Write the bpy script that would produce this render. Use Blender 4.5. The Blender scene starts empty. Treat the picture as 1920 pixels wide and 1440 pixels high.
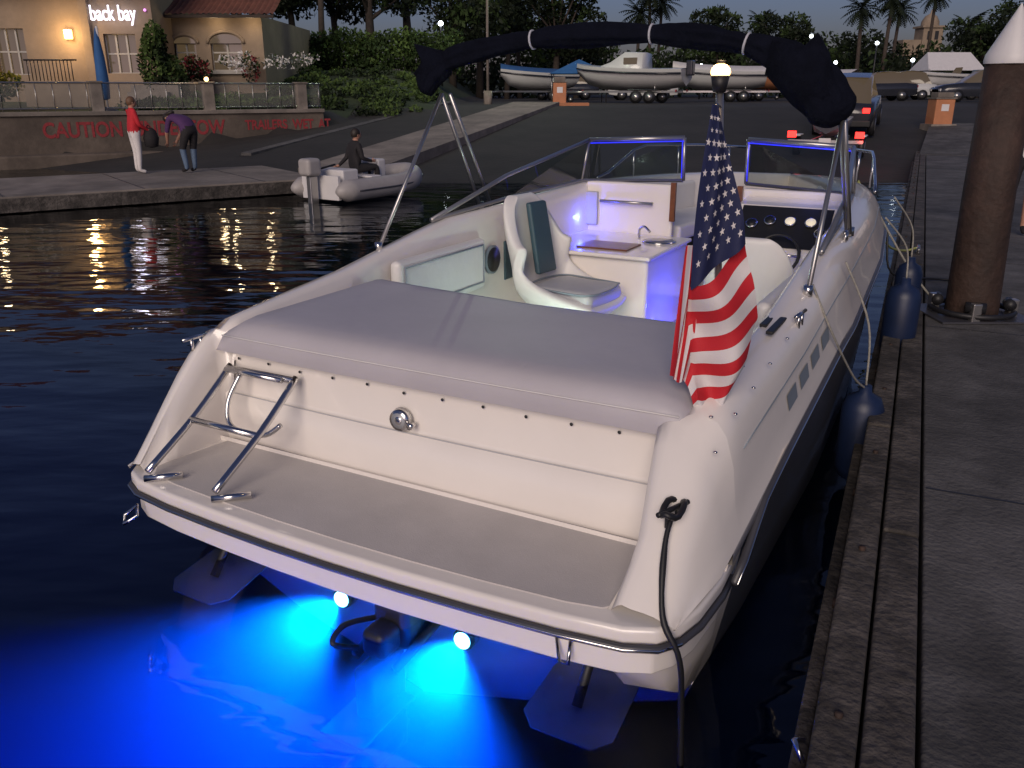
import bpy, math, random
import numpy as np
from mathutils import Vector, Matrix, noise
random.seed(7); np.random.seed(7)
sc=bpy.context.scene
COL=sc.collection
# ---------------------------------------------------------------- materials
def mk(name,col,rough=.5,metal=0,var=.12,scale=4,bump=0,bscale=30,emit=None,es=0,spec=.5,coat=0,trans=0,dirt=0):
    m=bpy.data.materials.new(name);m.use_nodes=True;nt=m.node_tree;N=nt.nodes;Lk=nt.links
    b=N['Principled BSDF'];b.inputs['Roughness'].default_value=rough;b.inputs['Metallic'].default_value=metal
    b.inputs['Specular IOR Level'].default_value=spec;b.inputs['Coat Weight'].default_value=coat
    tc=N.new('ShaderNodeTexCoord')
    if var>0:
        n=N.new('ShaderNodeTexNoise');n.inputs['Scale'].default_value=scale;n.inputs['Detail'].default_value=6
        n.inputs['Roughness'].default_value=.65
        Lk.new(tc.outputs['Object'],n.inputs['Vector'])
        r=N.new('ShaderNodeValToRGB');r.color_ramp.elements[0].position=.3;r.color_ramp.elements[1].position=.7
        r.color_ramp.elements[0].color=(*[c*(1-var) for c in col],1);r.color_ramp.elements[1].color=(*[min(1,c*(1+var)) for c in col],1)
        Lk.new(n.outputs['Fac'],r.inputs['Fac'])
        last=r.outputs['Color']
        if dirt>0:
            n3=N.new('ShaderNodeTexNoise');n3.inputs['Scale'].default_value=scale*.23;n3.inputs['Detail'].default_value=8;n3.inputs['Roughness'].default_value=.75
            Lk.new(tc.outputs['Object'],n3.inputs['Vector'])
            r3=N.new('ShaderNodeValToRGB');r3.color_ramp.elements[0].position=.42;r3.color_ramp.elements[1].position=.62
            r3.color_ramp.elements[0].color=(1-dirt,1-dirt,1-dirt,1);r3.color_ramp.elements[1].color=(1,1,1,1)
            Lk.new(n3.outputs['Fac'],r3.inputs['Fac'])
            mx=N.new('ShaderNodeMixRGB');mx.blend_type='MULTIPLY';mx.inputs[0].default_value=1
            Lk.new(last,mx.inputs[1]);Lk.new(r3.outputs['Color'],mx.inputs[2]);last=mx.outputs[0]
        Lk.new(last,b.inputs['Base Color'])
    else: b.inputs['Base Color'].default_value=(*col,1)
    if bump>0:
        n2=N.new('ShaderNodeTexNoise');n2.inputs['Scale'].default_value=bscale;n2.inputs['Detail'].default_value=5
        Lk.new(tc.outputs['Object'],n2.inputs['Vector'])
        bp=N.new('ShaderNodeBump');bp.inputs['Strength'].default_value=bump;bp.inputs['Distance'].default_value=.02
        Lk.new(n2.outputs['Fac'],bp.inputs['Height']);Lk.new(bp.outputs['Normal'],b.inputs['Normal'])
    if emit: b.inputs['Emission Color'].default_value=(*emit,1);b.inputs['Emission Strength'].default_value=es
    return m
M={}
M['gel']=mk('gelcoat_white',(.84,.79,.74),.2,var=.03,scale=2,coat=.5)
M['nonskid']=mk('nonskid_deck',(.58,.545,.53),.75,var=.05,scale=3,bump=.15,bscale=220,dirt=.10)
M['vinyl']=mk('vinyl_pad',(.47,.445,.475),.5,var=.05,scale=2.5,bump=.10,bscale=14)
M['vinylw']=mk('vinyl_white',(.72,.70,.68),.45,var=.04,bump=.08,bscale=20)
M['vinylb']=mk('vinyl_teal',(.04,.08,.10),.5,var=.1)
M['vinylg']=mk('vinyl_grey',(.22,.26,.30),.5,var=.1)
M['seatg']=mk('vinyl_pale_grey',(.48,.48,.50),.5,var=.06)
M['steel']=mk('stainless',(.62,.61,.60),.18,1,var=.05)
M['alu']=mk('aluminium',(.40,.39,.38),.3,.85,var=.05)
M['black']=mk('black_rubber',(.012,.012,.014),.5,var=.2)
M['strip']=mk('rub_strip',(.05,.05,.06),.4,var=.1)
M['canvas']=mk('navy_canvas',(.004,.005,.011),.95,var=.3,scale=8,bump=1.0,bscale=18,spec=.1)
M['strap']=mk('strap',(.45,.45,.5),.7,var=0)
M['wood']=mk('varnished_teak',(.16,.055,.02),.3,var=.3,scale=9)
M['hullshade']=mk('hull_side_shade',(.075,.078,.09),.3,var=.08,coat=.3)  # shadow on the white hull sides, put into the colour as dark grey
M['concrete']=mk('dock_concrete',(.115,.11,.108),.9,var=.35,scale=3.2,bump=.6,bscale=40,dirt=.5)
M['concrete2']=mk('pale_concrete',(.25,.215,.185),.9,var=.25,scale=1.5,bump=.3,bscale=12,dirt=.4)
M['timber']=mk('weathered_timber',(.098,.085,.076),.9,var=.55,scale=9,bump=1,bscale=30,dirt=.6)
M['pile']=mk('pile_timber',(.045,.024,.017),.75,var=.4,scale=6,bump=.6,bscale=18,dirt=.4)
M['white']=mk('white_plastic',(.62,.60,.60),.45,var=.05)
M['asphalt']=mk('asphalt',(.028,.025,.023),.9,var=.3,scale=.8,bump=.4,bscale=6,dirt=.35)
M['mud']=mk('seabed_mud',(.006,.007,.007),.95,var=.2)
M['grass']=mk('grass_ground',(.024,.038,.012),.95,var=.4,scale=.9,bump=.6,bscale=6)
M['leafD']=mk('foliage_dark',(.010,.016,.007),.7,var=.3,spec=.2)
M['leafM']=mk('foliage_mid',(.028,.048,.014),.7,var=.3,spec=.2)
M['leafL']=mk('foliage_light',(.065,.105,.026),.7,var=.3,spec=.2)
M['leafY']=mk('foliage_yellow',(.22,.19,.025),.7,var=.3,spec=.2)
M['flowW']=mk('flower_white',(.6,.58,.56),.7,var=0)
M['flowR']=mk('flower_red',(.25,.025,.035),.7,var=0)
M['bark']=mk('bark',(.045,.033,.026),.9,var=.3,bump=.6)
M['stucco']=mk('stucco',(.28,.215,.155),.9,var=.08,scale=1.5,bump=.3,bscale=25,dirt=.2)
M['roof']=mk('roof_tile',(.15,.055,.033),.8,var=.35,scale=3)
M['glassD']=mk('window_glass',(.03,.03,.035),.08,var=0,emit=(.9,.6,.3),es=.08)
M['frame']=mk('window_frame',(.38,.36,.33),.6,var=0)
M['wallc']=mk('seawall_concrete',(.15,.118,.094),.9,var=.3,scale=.9,bump=.5,bscale=10,dirt=.45)
M['redpaint']=mk('faded_red_paint',(.26,.03,.035),.8,var=.3,scale=14)
M['orange']=mk('orange_paint',(.42,.17,.08),.7,var=.1)
M['red']=mk('flag_red',(.50,.012,.022),.75,var=.06,bump=.15,bscale=200)
M['fwhite']=mk('flag_white',(.66,.62,.62),.75,var=.03,bump=.15,bscale=200)
M['navy']=mk('flag_navy',(.010,.015,.065),.75,var=.08,bump=.15,bscale=200)
M['skin']=mk('skin',(.42,.22,.15),.55,var=.05)
M['hairD']=mk('hair_dark',(.02,.014,.01),.6,var=.2)
M['hairB']=mk('hair_brown',(.12,.06,.03),.6,var=.2)
M['cRed']=mk('cloth_red',(.50,.02,.03),.85,var=.12,scale=9)
M['cWhite']=mk('cloth_white',(.68,.64,.62),.85,var=.08,scale=9)
M['cPurple']=mk('cloth_purple',(.07,.025,.10),.85,var=.15,scale=9)
M['cJean']=mk('cloth_denim',(.10,.15,.23),.85,var=.2,scale=12)
M['cDark']=mk('cloth_dark',(.015,.013,.015),.85,var=.2)
M['fender']=mk('fender_blue',(.010,.022,.07),.45,var=.15,dirt=.3)
M['rope']=mk('rope_pale',(.28,.27,.24),.8,var=.3,scale=60)
M['ropeY']=mk('rope_yellow',(.30,.32,.12),.8,var=.3,scale=60)
M['pvc']=mk('inflatable_pvc',(.36,.335,.325),.5,var=.08)
M['blueT']=mk('blue_tarp',(.02,.09,.25),.8,var=.15)
M['carD']=mk('car_dark',(.02,.022,.03),.25,var=.05,coat=.4)
M['carW']=mk('car_white',(.5,.5,.5),.3,var=.03,coat=.4)
M['tab']=mk('trim_tab_metal',(.42,.43,.45),.45,.3,var=.15)
M['lensR']=mk('tail_lamp_red',(.5,.01,.01),.3,var=0,emit=(1,.02,.015),es=5)
M['warm']=mk('lamp_warm',(.9,.7,.4),.4,var=0,emit=(1,.58,.22),es=4)
M['warmhot']=mk('lamp_hot',(.9,.8,.6),.4,var=0,emit=(1,.52,.16),es=5.5)
M['cool']=mk('lamp_cool',(.8,.9,1),.4,var=0,emit=(.85,.92,1),es=10)
M['signE']=mk('sign_letter',(.8,.8,.9),.4,var=0,emit=(.85,.82,1),es=2)
M['signP']=mk('sign_pink',(.8,.3,.6),.4,var=0,emit=(.8,.25,.9),es=2)
M['reflB']=mk('blue_reflection_glow',(.02,.02,.9),.4,var=0,emit=(.03,.04,1),es=1.1)  # emission imitating blue reflections on the windshield frames, no lamp
M['uled']=mk('underwater_lens',(.5,.9,1),.3,var=0,emit=(.25,.85,1),es=14)
M['gaugeW']=mk('gauge_face',(.7,.65,.55),.4,var=0,emit=(1,.85,.6),es=.5)
M['green']=mk('display_green',(.02,.3,.1),.4,var=0,emit=(.05,1,.3),es=1)
def glassmat(name,tint,ior=1.45,mx=.0):
    m=bpy.data.materials.new(name);m.use_nodes=True;nt=m.node_tree;nt.nodes.clear()
    o=nt.nodes.new('ShaderNodeOutputMaterial');mi=nt.nodes.new('ShaderNodeMixShader');t=nt.nodes.new('ShaderNodeBsdfTransparent')
    g=nt.nodes.new('ShaderNodeBsdfGlossy');g.inputs['Roughness'].default_value=.03;fr=nt.nodes.new('ShaderNodeFresnel');fr.inputs[0].default_value=ior
    t.inputs[0].default_value=(*tint,1);nt.links.new(fr.outputs[0],mi.inputs[0]);nt.links.new(t.outputs[0],mi.inputs[1]);nt.links.new(g.outputs[0],mi.inputs[2]);nt.links.new(mi.outputs[0],o.inputs[0])
    return m
M['glass']=glassmat('windshield_glass',(.50,.55,.54),1.5)
# ---------------------------------------------------------------- helpers
def link(o,par=None):
    COL.objects.link(o)
    if par: o.parent=par
    return o
def empty(name,loc=(0,0,0),rz=0):
    e=bpy.data.objects.new(name,None);e.empty_display_size=.2;e.location=loc;e.rotation_euler=(0,0,rz);COL.objects.link(e);return e
def mesh(name,v,f,mat,par=None,smooth=False,mi=None):
    me=bpy.data.meshes.new(name);me.from_pydata([tuple(p) for p in v],[],[tuple(q) for q in f]);me.update()
    o=bpy.data.objects.new(name,me)
    for m in (mat if isinstance(mat,(list,tuple)) else [mat]): me.materials.append(m)
    if mi is not None: me.polygons.foreach_set('material_index',mi)
    if smooth: me.polygons.foreach_set('use_smooth',[True]*len(me.polygons))
    return link(o,par)
def bev(o,w,seg=3):
    b=o.modifiers.new('b','BEVEL');b.width=w;b.segments=seg;b.limit_method='ANGLE'
    o.data.polygons.foreach_set('use_smooth',[True]*len(o.data.polygons));n=o.modifiers.new('w','WEIGHTED_NORMAL');return o
def box(name,x0,x1,y0,y1,z0,z1,mat,par=None,b=0,seg=3):
    v=[(x0,y0,z0),(x1,y0,z0),(x1,y1,z0),(x0,y1,z0),(x0,y0,z1),(x1,y0,z1),(x1,y1,z1),(x0,y1,z1)]
    f=[(0,3,2,1),(4,5,6,7),(0,1,5,4),(1,2,6,5),(2,3,7,6),(3,0,4,7)]
    o=mesh(name,v,f,mat,par)
    if b: bev(o,b,seg)
    return o
def tube(name,pts,r,mat,par=None,n=8,closed=False,jit=0,rf=None):
    P=[Vector(p) for p in pts];k=len(P);R=r if isinstance(r,(list,tuple)) else [r]*k
    v=[];f=[];prev=None
    for i in range(k):
        if closed: d=P[(i+1)%k]-P[i-1]
        else: d=P[min(i+1,k-1)]-P[max(i-1,0)]
        d.normalize()
        if prev is None:
            a=Vector((0,0,1)) if abs(d.z)<.9 else Vector((1,0,0))
            u=d.cross(a).normalized()
        else: u=(prev-d*prev.dot(d)).normalized()
        prev=u;w=d.cross(u)
        for j in range(n):
            t=2*math.pi*j/n;rr=R[i]
            if rf: rr*=rf(i/(k-1),t)
            q=P[i]+(u*math.cos(t)+w*math.sin(t))*rr
            if jit: q+= (u*math.cos(t)+w*math.sin(t))*rr*jit*noise.noise(q*9)
            v.append(q)
    m=k if closed else k-1
    for i in range(m):
        for j in range(n):
            a=i*n+j;b2=i*n+(j+1)%n;c=((i+1)%k)*n+(j+1)%n;d2=((i+1)%k)*n+j
            f.append((a,b2,c,d2))
    if not closed: f.append(tuple(range(n))[::-1]);f.append(tuple(range((k-1)*n,k*n)))
    return mesh(name,v,f,mat,par,smooth=True)
def spline(pts,n=6):
    P=[Vector(p) for p in pts];out=[]
    for i in range(len(P)-1):
        p0=P[max(i-1,0)];p1=P[i];p2=P[i+1];p3=P[min(i+2,len(P)-1)]
        for k in range(n):
            t=k/n;out.append(.5*((2*p1)+(p2-p0)*t+(2*p0-5*p1+4*p2-p3)*t*t+(3*p1-p0-3*p2+p3)*t**3))
    out.append(P[-1]);return out
def sphere(name,c,r,mat,par=None,sx=1,sy=1,sz=1,n=12):
    v=[];f=[]
    for i in range(n+1):
        th=math.pi*i/n
        for j in range(n*2):
            ph=math.pi*j/n
            v.append((c[0]+r*sx*math.sin(th)*math.cos(ph),c[1]+r*sy*math.sin(th)*math.sin(ph),c[2]+r*sz*math.cos(th)))
    for i in range(n):
        for j in range(n*2):
            f.append((i*2*n+j,(i+1)*2*n+j,(i+1)*2*n+(j+1)%(2*n),i*2*n+(j+1)%(2*n)))
    return mesh(name,v,f,mat,par,True)
def cyl(name,p,q,r,mat,par=None,n=16,r2=None): return tube(name,[p,q],[r,r if r2 is None else r2],mat,par,n)
def lathe(name,prof,c,mat,par=None,n=20):
    v=[];f=[]
    for (r,z) in prof:
        for j in range(n): v.append((c[0]+r*math.cos(2*math.pi*j/n),c[1]+r*math.sin(2*math.pi*j/n),c[2]+z))
    for i in range(len(prof)-1):
        for j in range(n): f.append((i*n+j,i*n+(j+1)%n,(i+1)*n+(j+1)%n,(i+1)*n+j))
    return mesh(name,v,f,mat,par,True)
def itp(y,tab):
    xs=[a for a,b in tab];ys=[b for a,b in tab];return float(np.interp(y,xs,ys))
def grid(name,rows,mat,par=None,smooth=True,mi=None,flip=False):
    n=len(rows[0]);v=[p for r in rows for p in r];f=[]
    for i in range(len(rows)-1):
        for j in range(n-1):
            q=(i*n+j,i*n+j+1,(i+1)*n+j+1,(i+1)*n+j);f.append(q[::-1] if flip else q)
    return mesh(name,v,f,mat,par,smooth,mi)
def pointlight(name,loc,e,col,r=.03,par=None,typ='POINT'):
    l=bpy.data.lights.new(name,typ);l.energy=e;l.color=col;l.shadow_soft_size=r
    o=bpy.data.objects.new(name,l);o.location=loc;return link(o,par)
def leaves(name,blobs,n,size,mats,par=None,clump=1,weights=None):
    vol=np.array([b[3]*b[4]*b[5] for b in blobs])**.67;pr=vol/vol.sum()
    idx=np.random.choice(len(blobs),n,p=pr);B=np.array(blobs)[idx]
    d=np.random.normal(size=(n,3));d/=np.linalg.norm(d,axis=1)[:,None]
    rad=np.random.uniform(.45,1.08,n)**.6
    c=B[:,:3]+d*B[:,3:6]*rad[:,None]
    a=np.random.normal(size=(n,3));a/=np.linalg.norm(a,axis=1)[:,None]
    b=np.cross(a,np.random.normal(size=(n,3)));b/=np.linalg.norm(b,axis=1)[:,None]
    s=size*np.random.uniform(.5,1.4,n)[:,None]
    V=np.stack([c-a*s,c+b*s*.5,c+a*s,c-b*s*.5],1).reshape(-1,3)
    F=np.arange(n*4).reshape(n,4)
    mi=np.zeros(n,int)
    for i in range(n):
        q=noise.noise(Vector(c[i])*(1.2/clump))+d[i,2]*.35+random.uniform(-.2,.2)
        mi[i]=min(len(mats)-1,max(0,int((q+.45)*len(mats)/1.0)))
    return mesh(name,V.tolist(),F.tolist(),mats,par,False,mi.tolist())
# ---------------------------------------------------------------- camera
Hc=2.1;F=1600.;pitch=math.atan(550/1600)
cam=bpy.data.cameras.new('camera');co=bpy.data.objects.new('camera',cam);COL.objects.link(co);sc.camera=co
co.location=(0,0,Hc);co.rotation_euler=(math.pi/2-pitch,0,0);cam.sensor_width=36;cam.lens=36*F/1920;cam.clip_end=3000;cam.clip_start=.05
# ---------------------------------------------------------------- world / sun
w=bpy.data.worlds.new('World');sc.world=w;w.use_nodes=True;nt=w.node_tree
bg=nt.nodes['Background'];sky=nt.nodes.new('ShaderNodeTexSky');sky.sky_type='NISHITA';sky.sun_disc=False
SE=math.radians(26);SAZ=math.radians(196)
sky.sun_elevation=math.radians(2.5);sky.sun_rotation=SAZ;sky.dust_density=1.0;sky.ozone_density=3
hs=nt.nodes.new('ShaderNodeHueSaturation');hs.inputs['Saturation'].default_value=.6
tn=nt.nodes.new('ShaderNodeMixRGB');tn.blend_type='MULTIPLY';tn.inputs[0].default_value=1;tn.inputs[2].default_value=(.93,.96,1.55,1)
nt.links.new(sky.outputs[0],hs.inputs['Color']);nt.links.new(hs.outputs[0],tn.inputs[1]);nt.links.new(tn.outputs[0],bg.inputs[0]);bg.inputs[1].default_value=.125
sl=bpy.data.lights.new('sun','SUN');sl.energy=2.0;sl.angle=math.radians(35);sl.color=(1,.84,.70)
so=bpy.data.objects.new('sun',sl);COL.objects.link(so)
dirv=Vector((math.sin(SAZ)*math.cos(SE),math.cos(SAZ)*math.cos(SE),math.sin(SE)))
so.rotation_euler=dirv.to_track_quat('Z','Y').to_euler();so.location=(0,-5,20)
sc.view_settings.view_transform='Standard';sc.view_settings.look='None';sc.view_settings.exposure=0
# ---------------------------------------------------------------- terrain
def Yw(X): return 24.4+(X+16)*.656
def sm(t): t=min(1,max(0,t));return t*t*(3-2*t)
def terr(X,Y):
    z=min(1.5,max(-2.4,(Y-21-.55*max(0,-6.2-X))*.1))
    if Y<21: z=max(-2.4,(Y-21)*.25)
    if X<-6.5 and Y>Yw(X)+.1: z=max(z,min(1.40,z+(Y-Yw(X))*4))
    if X<-6.5 and Y<Yw(X): z=min(z,1.2)
    z+=sm((-2.2-X)/3.5)*sm((Y-32)/15)*1.6
    z+=max(0,Y-95)*.012
    return z
xs=list(np.arange(-45,40,.6));xs=[-500,-250,-120,-70]+xs+[60,100,200,500]
ys=[-80,-20,5]+list(np.arange(12,60,.6))+list(np.arange(60,130,4))+[160,250,500,1200]
rows=[[(x,y,terr(x,y)) for x in xs] for y in ys];mi=[]
for i in range(len(ys)-1):
    for j in range(len(xs)-1):
        X=xs[j];Y=ys[i];z=terr(X,Y)
        g=(X<-3.2 and z>1.42 and Y>32) or Y>100 or (X<-6.5 and Y>Yw(X)+1.5)
        mi.append(1 if g else (2 if z<-.35 else 0))
grid('ground',rows,[M['asphalt'],M['grass'],M['mud']],smooth=True,mi=mi,flip=False)
# ---------------------------------------------------------------- water
wm=bpy.data.materials.new('water_surface');wm.use_nodes=True;nt=wm.node_tree;nt.nodes.clear()
N=nt.nodes.new;Lk=nt.links.new
o=N('ShaderNodeOutputMaterial');mi_=N('ShaderNodeMixShader');t=N('ShaderNodeBsdfTransparent');t.inputs[0].default_value=(.75,.85,.9,1)
g=N('ShaderNodeBsdfGlossy');g.inputs['Roughness'].default_value=.02;g.inputs['Color'].default_value=(.8,.82,.82,1)
fr=N('ShaderNodeFresnel');fr.inputs[0].default_value=1.33
tc=N('ShaderNodeTexCoord');n1=N('ShaderNodeTexNoise');n1.inputs['Scale'].default_value=1.15;n1.inputs['Detail'].default_value=2.5
mp=N('ShaderNodeMapping');mp.inputs['Scale'].default_value=(.55,1.3,1);mp.inputs['Rotation'].default_value=(0,0,.3)
Lk(tc.outputs['Object'],mp.inputs[0]);Lk(mp.outputs[0],n1.inputs['Vector'])
n2=N('ShaderNodeTexNoise');n2.inputs['Scale'].default_value=5;n2.inputs['Detail'].default_value=2;Lk(mp.outputs[0],n2.inputs['Vector'])
ad=N('ShaderNodeMath');ad.operation='MULTIPLY_ADD';ad.inputs[1].default_value=.10;Lk(n2.outputs['Fac'],ad.inputs[0]);Lk(n1.outputs['Fac'],ad.inputs[2])
bp=N('ShaderNodeBump');bp.inputs['Strength'].default_value=.28;bp.inputs['Distance'].default_value=.12;Lk(ad.outputs[0],bp.inputs['Height'])
for q in (g,fr): Lk(bp.outputs['Normal'],q.inputs['Normal'])
Lk(fr.outputs[0],mi_.inputs[0]);Lk(t.outputs[0],mi_.inputs[1]);Lk(g.outputs[0],mi_.inputs[2]);Lk(mi_.outputs[0],o.inputs[0])
water=mesh('water',[(-300,-60,0),(300,-60,0),(300,60,0),(-300,60,0)],[(0,1,2,3)],wm)
# ---------------------------------------------------------------- BOAT
A=-math.atan2(.481,.877)
boat=empty('motor_boat',(-.60,2.87,0),A)
Rt=[(-.1,1.24),(0,1.27),(.3,1.32),(1,1.36),(2.5,1.38),(4,1.33),(5,1.24),(5.8,1.08),(6.6,.80),(7.2,.45),(7.6,.06)]
ZR=[(0,.5),(.3,.535),(.6,.62),(1,.74),(2.2,.89),(4.5,1.04),(6,1.12),(7.6,1.18)]
ZC=[(-.1,.5),(0,.54),(.08,.63),(.2,.77),(.35,.93),(.48,1.03),(.6,1.08),(.8,1.10),(1.5,1.16),(2.0,1.24),(2.5,1.31),(3.5,1.34),(4.4,1.38),(5.5,1.36),(6.6,1.32),(7.6,1.24)]
XI=[(0,1.10),(.45,1.02),(.5,1.10),(1.5,1.12),(2.4,1.12),(3.5,1.08),(4.4,1.0),(5,.82),(5.8,.62),(6.6,.34),(7.6,0)]
ystn=[0,.05,.1,.16,.22,.3,.38,.45,.499,.501,.6,.8,1.1,1.4,1.449,1.451,1.8,2.2,2.5,3,3.5,4,4.4,4.42,4.7,5,5.4,5.8,6.2,6.6,6.9,7.2,7.45,7.6]
def deckrow(y,s):
    R=itp(y,Rt);zr=itp(y,ZR);zc=itp(y,ZC);xi=itp(y,XI)
    if s<0 and y<.5: xi=1.165-.02*y
    xi=min(xi,max(0,R-(.22 if (s>0 or y>.5) else .10)))
    zl=.5 if y<.5 else (.9 if y<1.45 else (.36 if y<4.41 else .95))
    h=zc-zr;e=max(0,min(.2,R*.4,(R-xi)*.7))
    P=[(R,zr+.02),(R-.012,zr+.06*min(1,h/.3)),(R-.03*min(1,h*4),zr+h*.3),(R-e*.3,zr+h*.62),(R-e*.5,zr+h*.86),(R-e*.72,zr+h*.965),(R-e,zc),((R-e+xi)/2,zc+.006),(xi+.02,zc),(xi,zc-.02),(xi-.006,max(zl,zc-.1)),(xi-.012,(zl+zc)/2 if zl<zc else zc-.03),(xi-.02,min(zl,zc-.03))]
    return [(s*x,y,z) for x,z in P]
for s,nm in ((1,'deck_starboard'),(-1,'deck_port')):
    o=grid(nm,[deckrow(y,s) for y in ystn],M['gel'],boat,flip=(s<0))
tube('deck_groove',[(deckrow(y,1)[3][0]+.001,y,deckrow(y,1)[3][2]) for y in np.arange(.6,6.5,.15)],.003,M['vinylg'],boat,6)
def hullrow(y,s):
    R=itp(y,Rt);zr=itp(y,ZR);k=max(0,(y-4)/3.6);ch=.02+.75*k**1.6
    P=[(0,-.5+1.3*k**2.2),(R*.55,-.28+1.05*k**1.8),(R*.9-.02*0,ch-.1),(R*.925,ch),(R*.965,(ch+zr)/2),(R*.985,zr-.07),(R*.99,zr-.03),(R,zr-.03),(R,zr+.02)]
    return [(s*x,y,z) for x,z in P]
yh=[.42,.6,1,1.5,2,2.5,3,3.5,4,4.5,5,5.4,5.8,6.2,6.6,6.9,7.2,7.45,7.6]
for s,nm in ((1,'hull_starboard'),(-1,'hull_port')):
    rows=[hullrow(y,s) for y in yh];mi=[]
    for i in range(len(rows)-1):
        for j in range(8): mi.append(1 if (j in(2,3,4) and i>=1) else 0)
    grid(nm,rows,[M['gel'],M['hullshade']],boat,mi=mi,flip=(s>0))
tr=hullrow(.42,1);trl=hullrow(.42,-1)
mesh('transom_lower',[*tr[:-1],*trl[:-1][::-1]],[tuple(range(16))],M['gel'],boat)
for s in (1,-1):
    rows=[]
    for y,k in ((.42,1),(.3,.93),(.18,.72),(.08,.35),(.02,.08)):
        R=itp(y,Rt);zb=.02+(1-k)*.40
        rows.append([(s*(R*.70),y+.02,zb+.06),(s*R*.80,y,zb-.03),(s*R*.925,y,zb),(s*R*.965,y,zb+(.46-zb)*.5),(s*R*.985,y,.46)])
    grid('hull_quarter',rows,M['gel'],boat,flip=(s>0))
out=[(1.31,.5),(1.315,.35),(1.30,.15),(1.27,.04),(1.22,-.03),(1.12,-.075),(.9,-.105),(.6,-.125),(.3,-.138),(0,-.142)]
out=out+[(-x,y) for x,y in out[:-1][::-1]]
def slab(name,outl,z0,z1,mat,par,b=0):
    n=len(outl);v=[(x,y,z0) for x,y in outl]+[(x,y,z1) for x,y in outl]
    f=[tuple(range(n))[::-1],tuple(range(n,2*n))]+[(i,(i+1)%n,n+(i+1)%n,n+i) for i in range(n)]
    o=mesh(name,v,f,mat,par)
    if b: bev(o,b)
    return o
slab('swim_platform',out[::-1],.455,.515,M['gel'],boat,.018)
slab('platform_skirt',[(x*.985,y+.015) for x,y in out][::-1],.33,.455,M['gel'],boat,.01)
tube('platform_rub_rail',[(x*1.002,y-.003,.447) for x,y in out],.014,M['strip'],boat,6)
tube('platform_rub_insert',[(x*1.006,y-.012,.447) for x,y in out],.006,M['steel'],boat,6)
for s in (1,-1):
    zz=lambda y: .447+(itp(y,ZR)-.005-.447)*sm((y-.42)/.35)
    tube('side_rub_rail',[(s*(itp(y,Rt)+.004),y,zz(y)) for y in np.arange(.45,7.6,.1)],.016,M['strip'],boat,6)
    tube('side_rub_insert',[(s*(itp(y,Rt)+.016),y,zz(y)) for y in np.arange(.45,7.55,.1)],.006,M['steel'],boat,6)
ns=[(1.02,.46),(1.06,.2),(1.08,.06),(1.02,-.005),(.9,-.03),(.6,-.052),(.3,-.065),(0,-.07)];ns=ns+[(-x-(.07 if x>1 else .03),y) for x,y in ns[:-1][::-1]]
slab('platform_nonskid',ns[::-1],.514,.520,M['nonskid'],boat)
rows=[]
for y,z in ((.47,.515),(.472,.60),(.485,.735),(.505,.742),(.51,.755),(.52,.93),(.52,.97)):
    rows.append([(x,y-.02*(1-(x/1.17)**2)*1.0,z) for x in np.linspace(-1.17,1.12,15)])
grid('transom_wall',rows,M['gel'],boat)
tube('transom_groove',[(x,.490-.02*(1-(x/1.12)**2),.742) for x in np.linspace(-1.12,1.05,15)],.0025,M['seatg'],boat,6)
for i,x in enumerate(np.linspace(-1.05,1.05,12)):
    sphere('snap',(x,.505-.02*(1-(x/1.12)**2),.915+.004*math.sin(i*2.1)),.007,M['black'],boat,sy=.5,n=5)
for x,y in ((1.26,.55),(1.27,.75),(1.24,.4),(1.27,1.0),(1.27,1.3),(1.19,.9),(1.19,.5)):
    sphere('snap',(x,y,itp(y,ZC)+.002 if x<1.2 else itp(y,ZC)-.012),.008,M['steel'],boat,sz=.6,n=5)
rows=[]
ya=np.concatenate([[.462,.456,.462,.48,.52],np.linspace(.6,1.4,10),[1.45,1.475,1.48]])
za=[.955,.99,1.04,1.075,1.098]+[1.108]*10+[1.10,1.07,.96]
for y,z in zip(ya,za):
    r=[]
    for x in np.concatenate([[-1.145,-1.14,-1.11],np.linspace(-1.0,1.0,25),[1.09,1.12,1.125]]):
        e=abs(x);zz_=z
        if e>1.05 and z>.96: zz_=.955+(z-.955)*(1-min(1,((e-1.05)/.095))**2)
        zz_+=.004*noise.noise(Vector((x*1.7+5.3,y*2.3,.4)))
        yy=y-.015*(1-(x/1.12)**2)+(.12*(max(0,-x)/1.12) if y>1.3 else 0)
        r.append((x,yy,zz_))
    rows.append(r)
grid('sun_pad',rows,M['vinyl'],boat)
tube('sun_pad_piping',[(x,.468-.015*(1-(x/1.12)**2)-.012,1.035) for x in np.linspace(-1.09,1.09,15)],.003,M['vinylw'],boat,6)
# cockpit liner, floor
box('cockpit_sole',-1.1,1.1,1.3,4.45,.30,.36,M['gel'],boat)
box('pad_bulkhead',-1.1,1.1,1.40,1.47,.36,.95,M['gel'],boat)
box('foredeck_bulkhead_port',-1.02,-.27,4.38,4.46,.36,1.40,M['gel'],boat,.02)
box('foredeck_bulkhead_starboard',.27,1.02,4.38,4.46,.36,1.40,M['gel'],boat,.02)
box('bow_sole',-.6,.6,4.46,6.2,.5,.6,M['nonskid'],boat)
for s in (1,-1):
    slab('bow_cushion',[(s*.25,4.55),(s*.82,4.55),(s*.6,5.7),(s*.3,6.5),(s*.05,6.6),(s*.12,5.9)][::s],.93,1.06,M['vinylw'],boat,.03)
    slab('bow_backrest',[(s*.8,4.5),(s*.9,4.5),(s*.62,5.9),(s*.55,5.9)][::s],1.0,1.3,M['vinylw'],boat,.03)
box('galley_cabinet',-1.08,-.12,3.45,4.37,.36,.97,M['gel'],boat,.025)
box('galley_counter',-1.09,-.09,3.40,4.37,.97,1.0,M['gel'],boat,.012)
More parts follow.
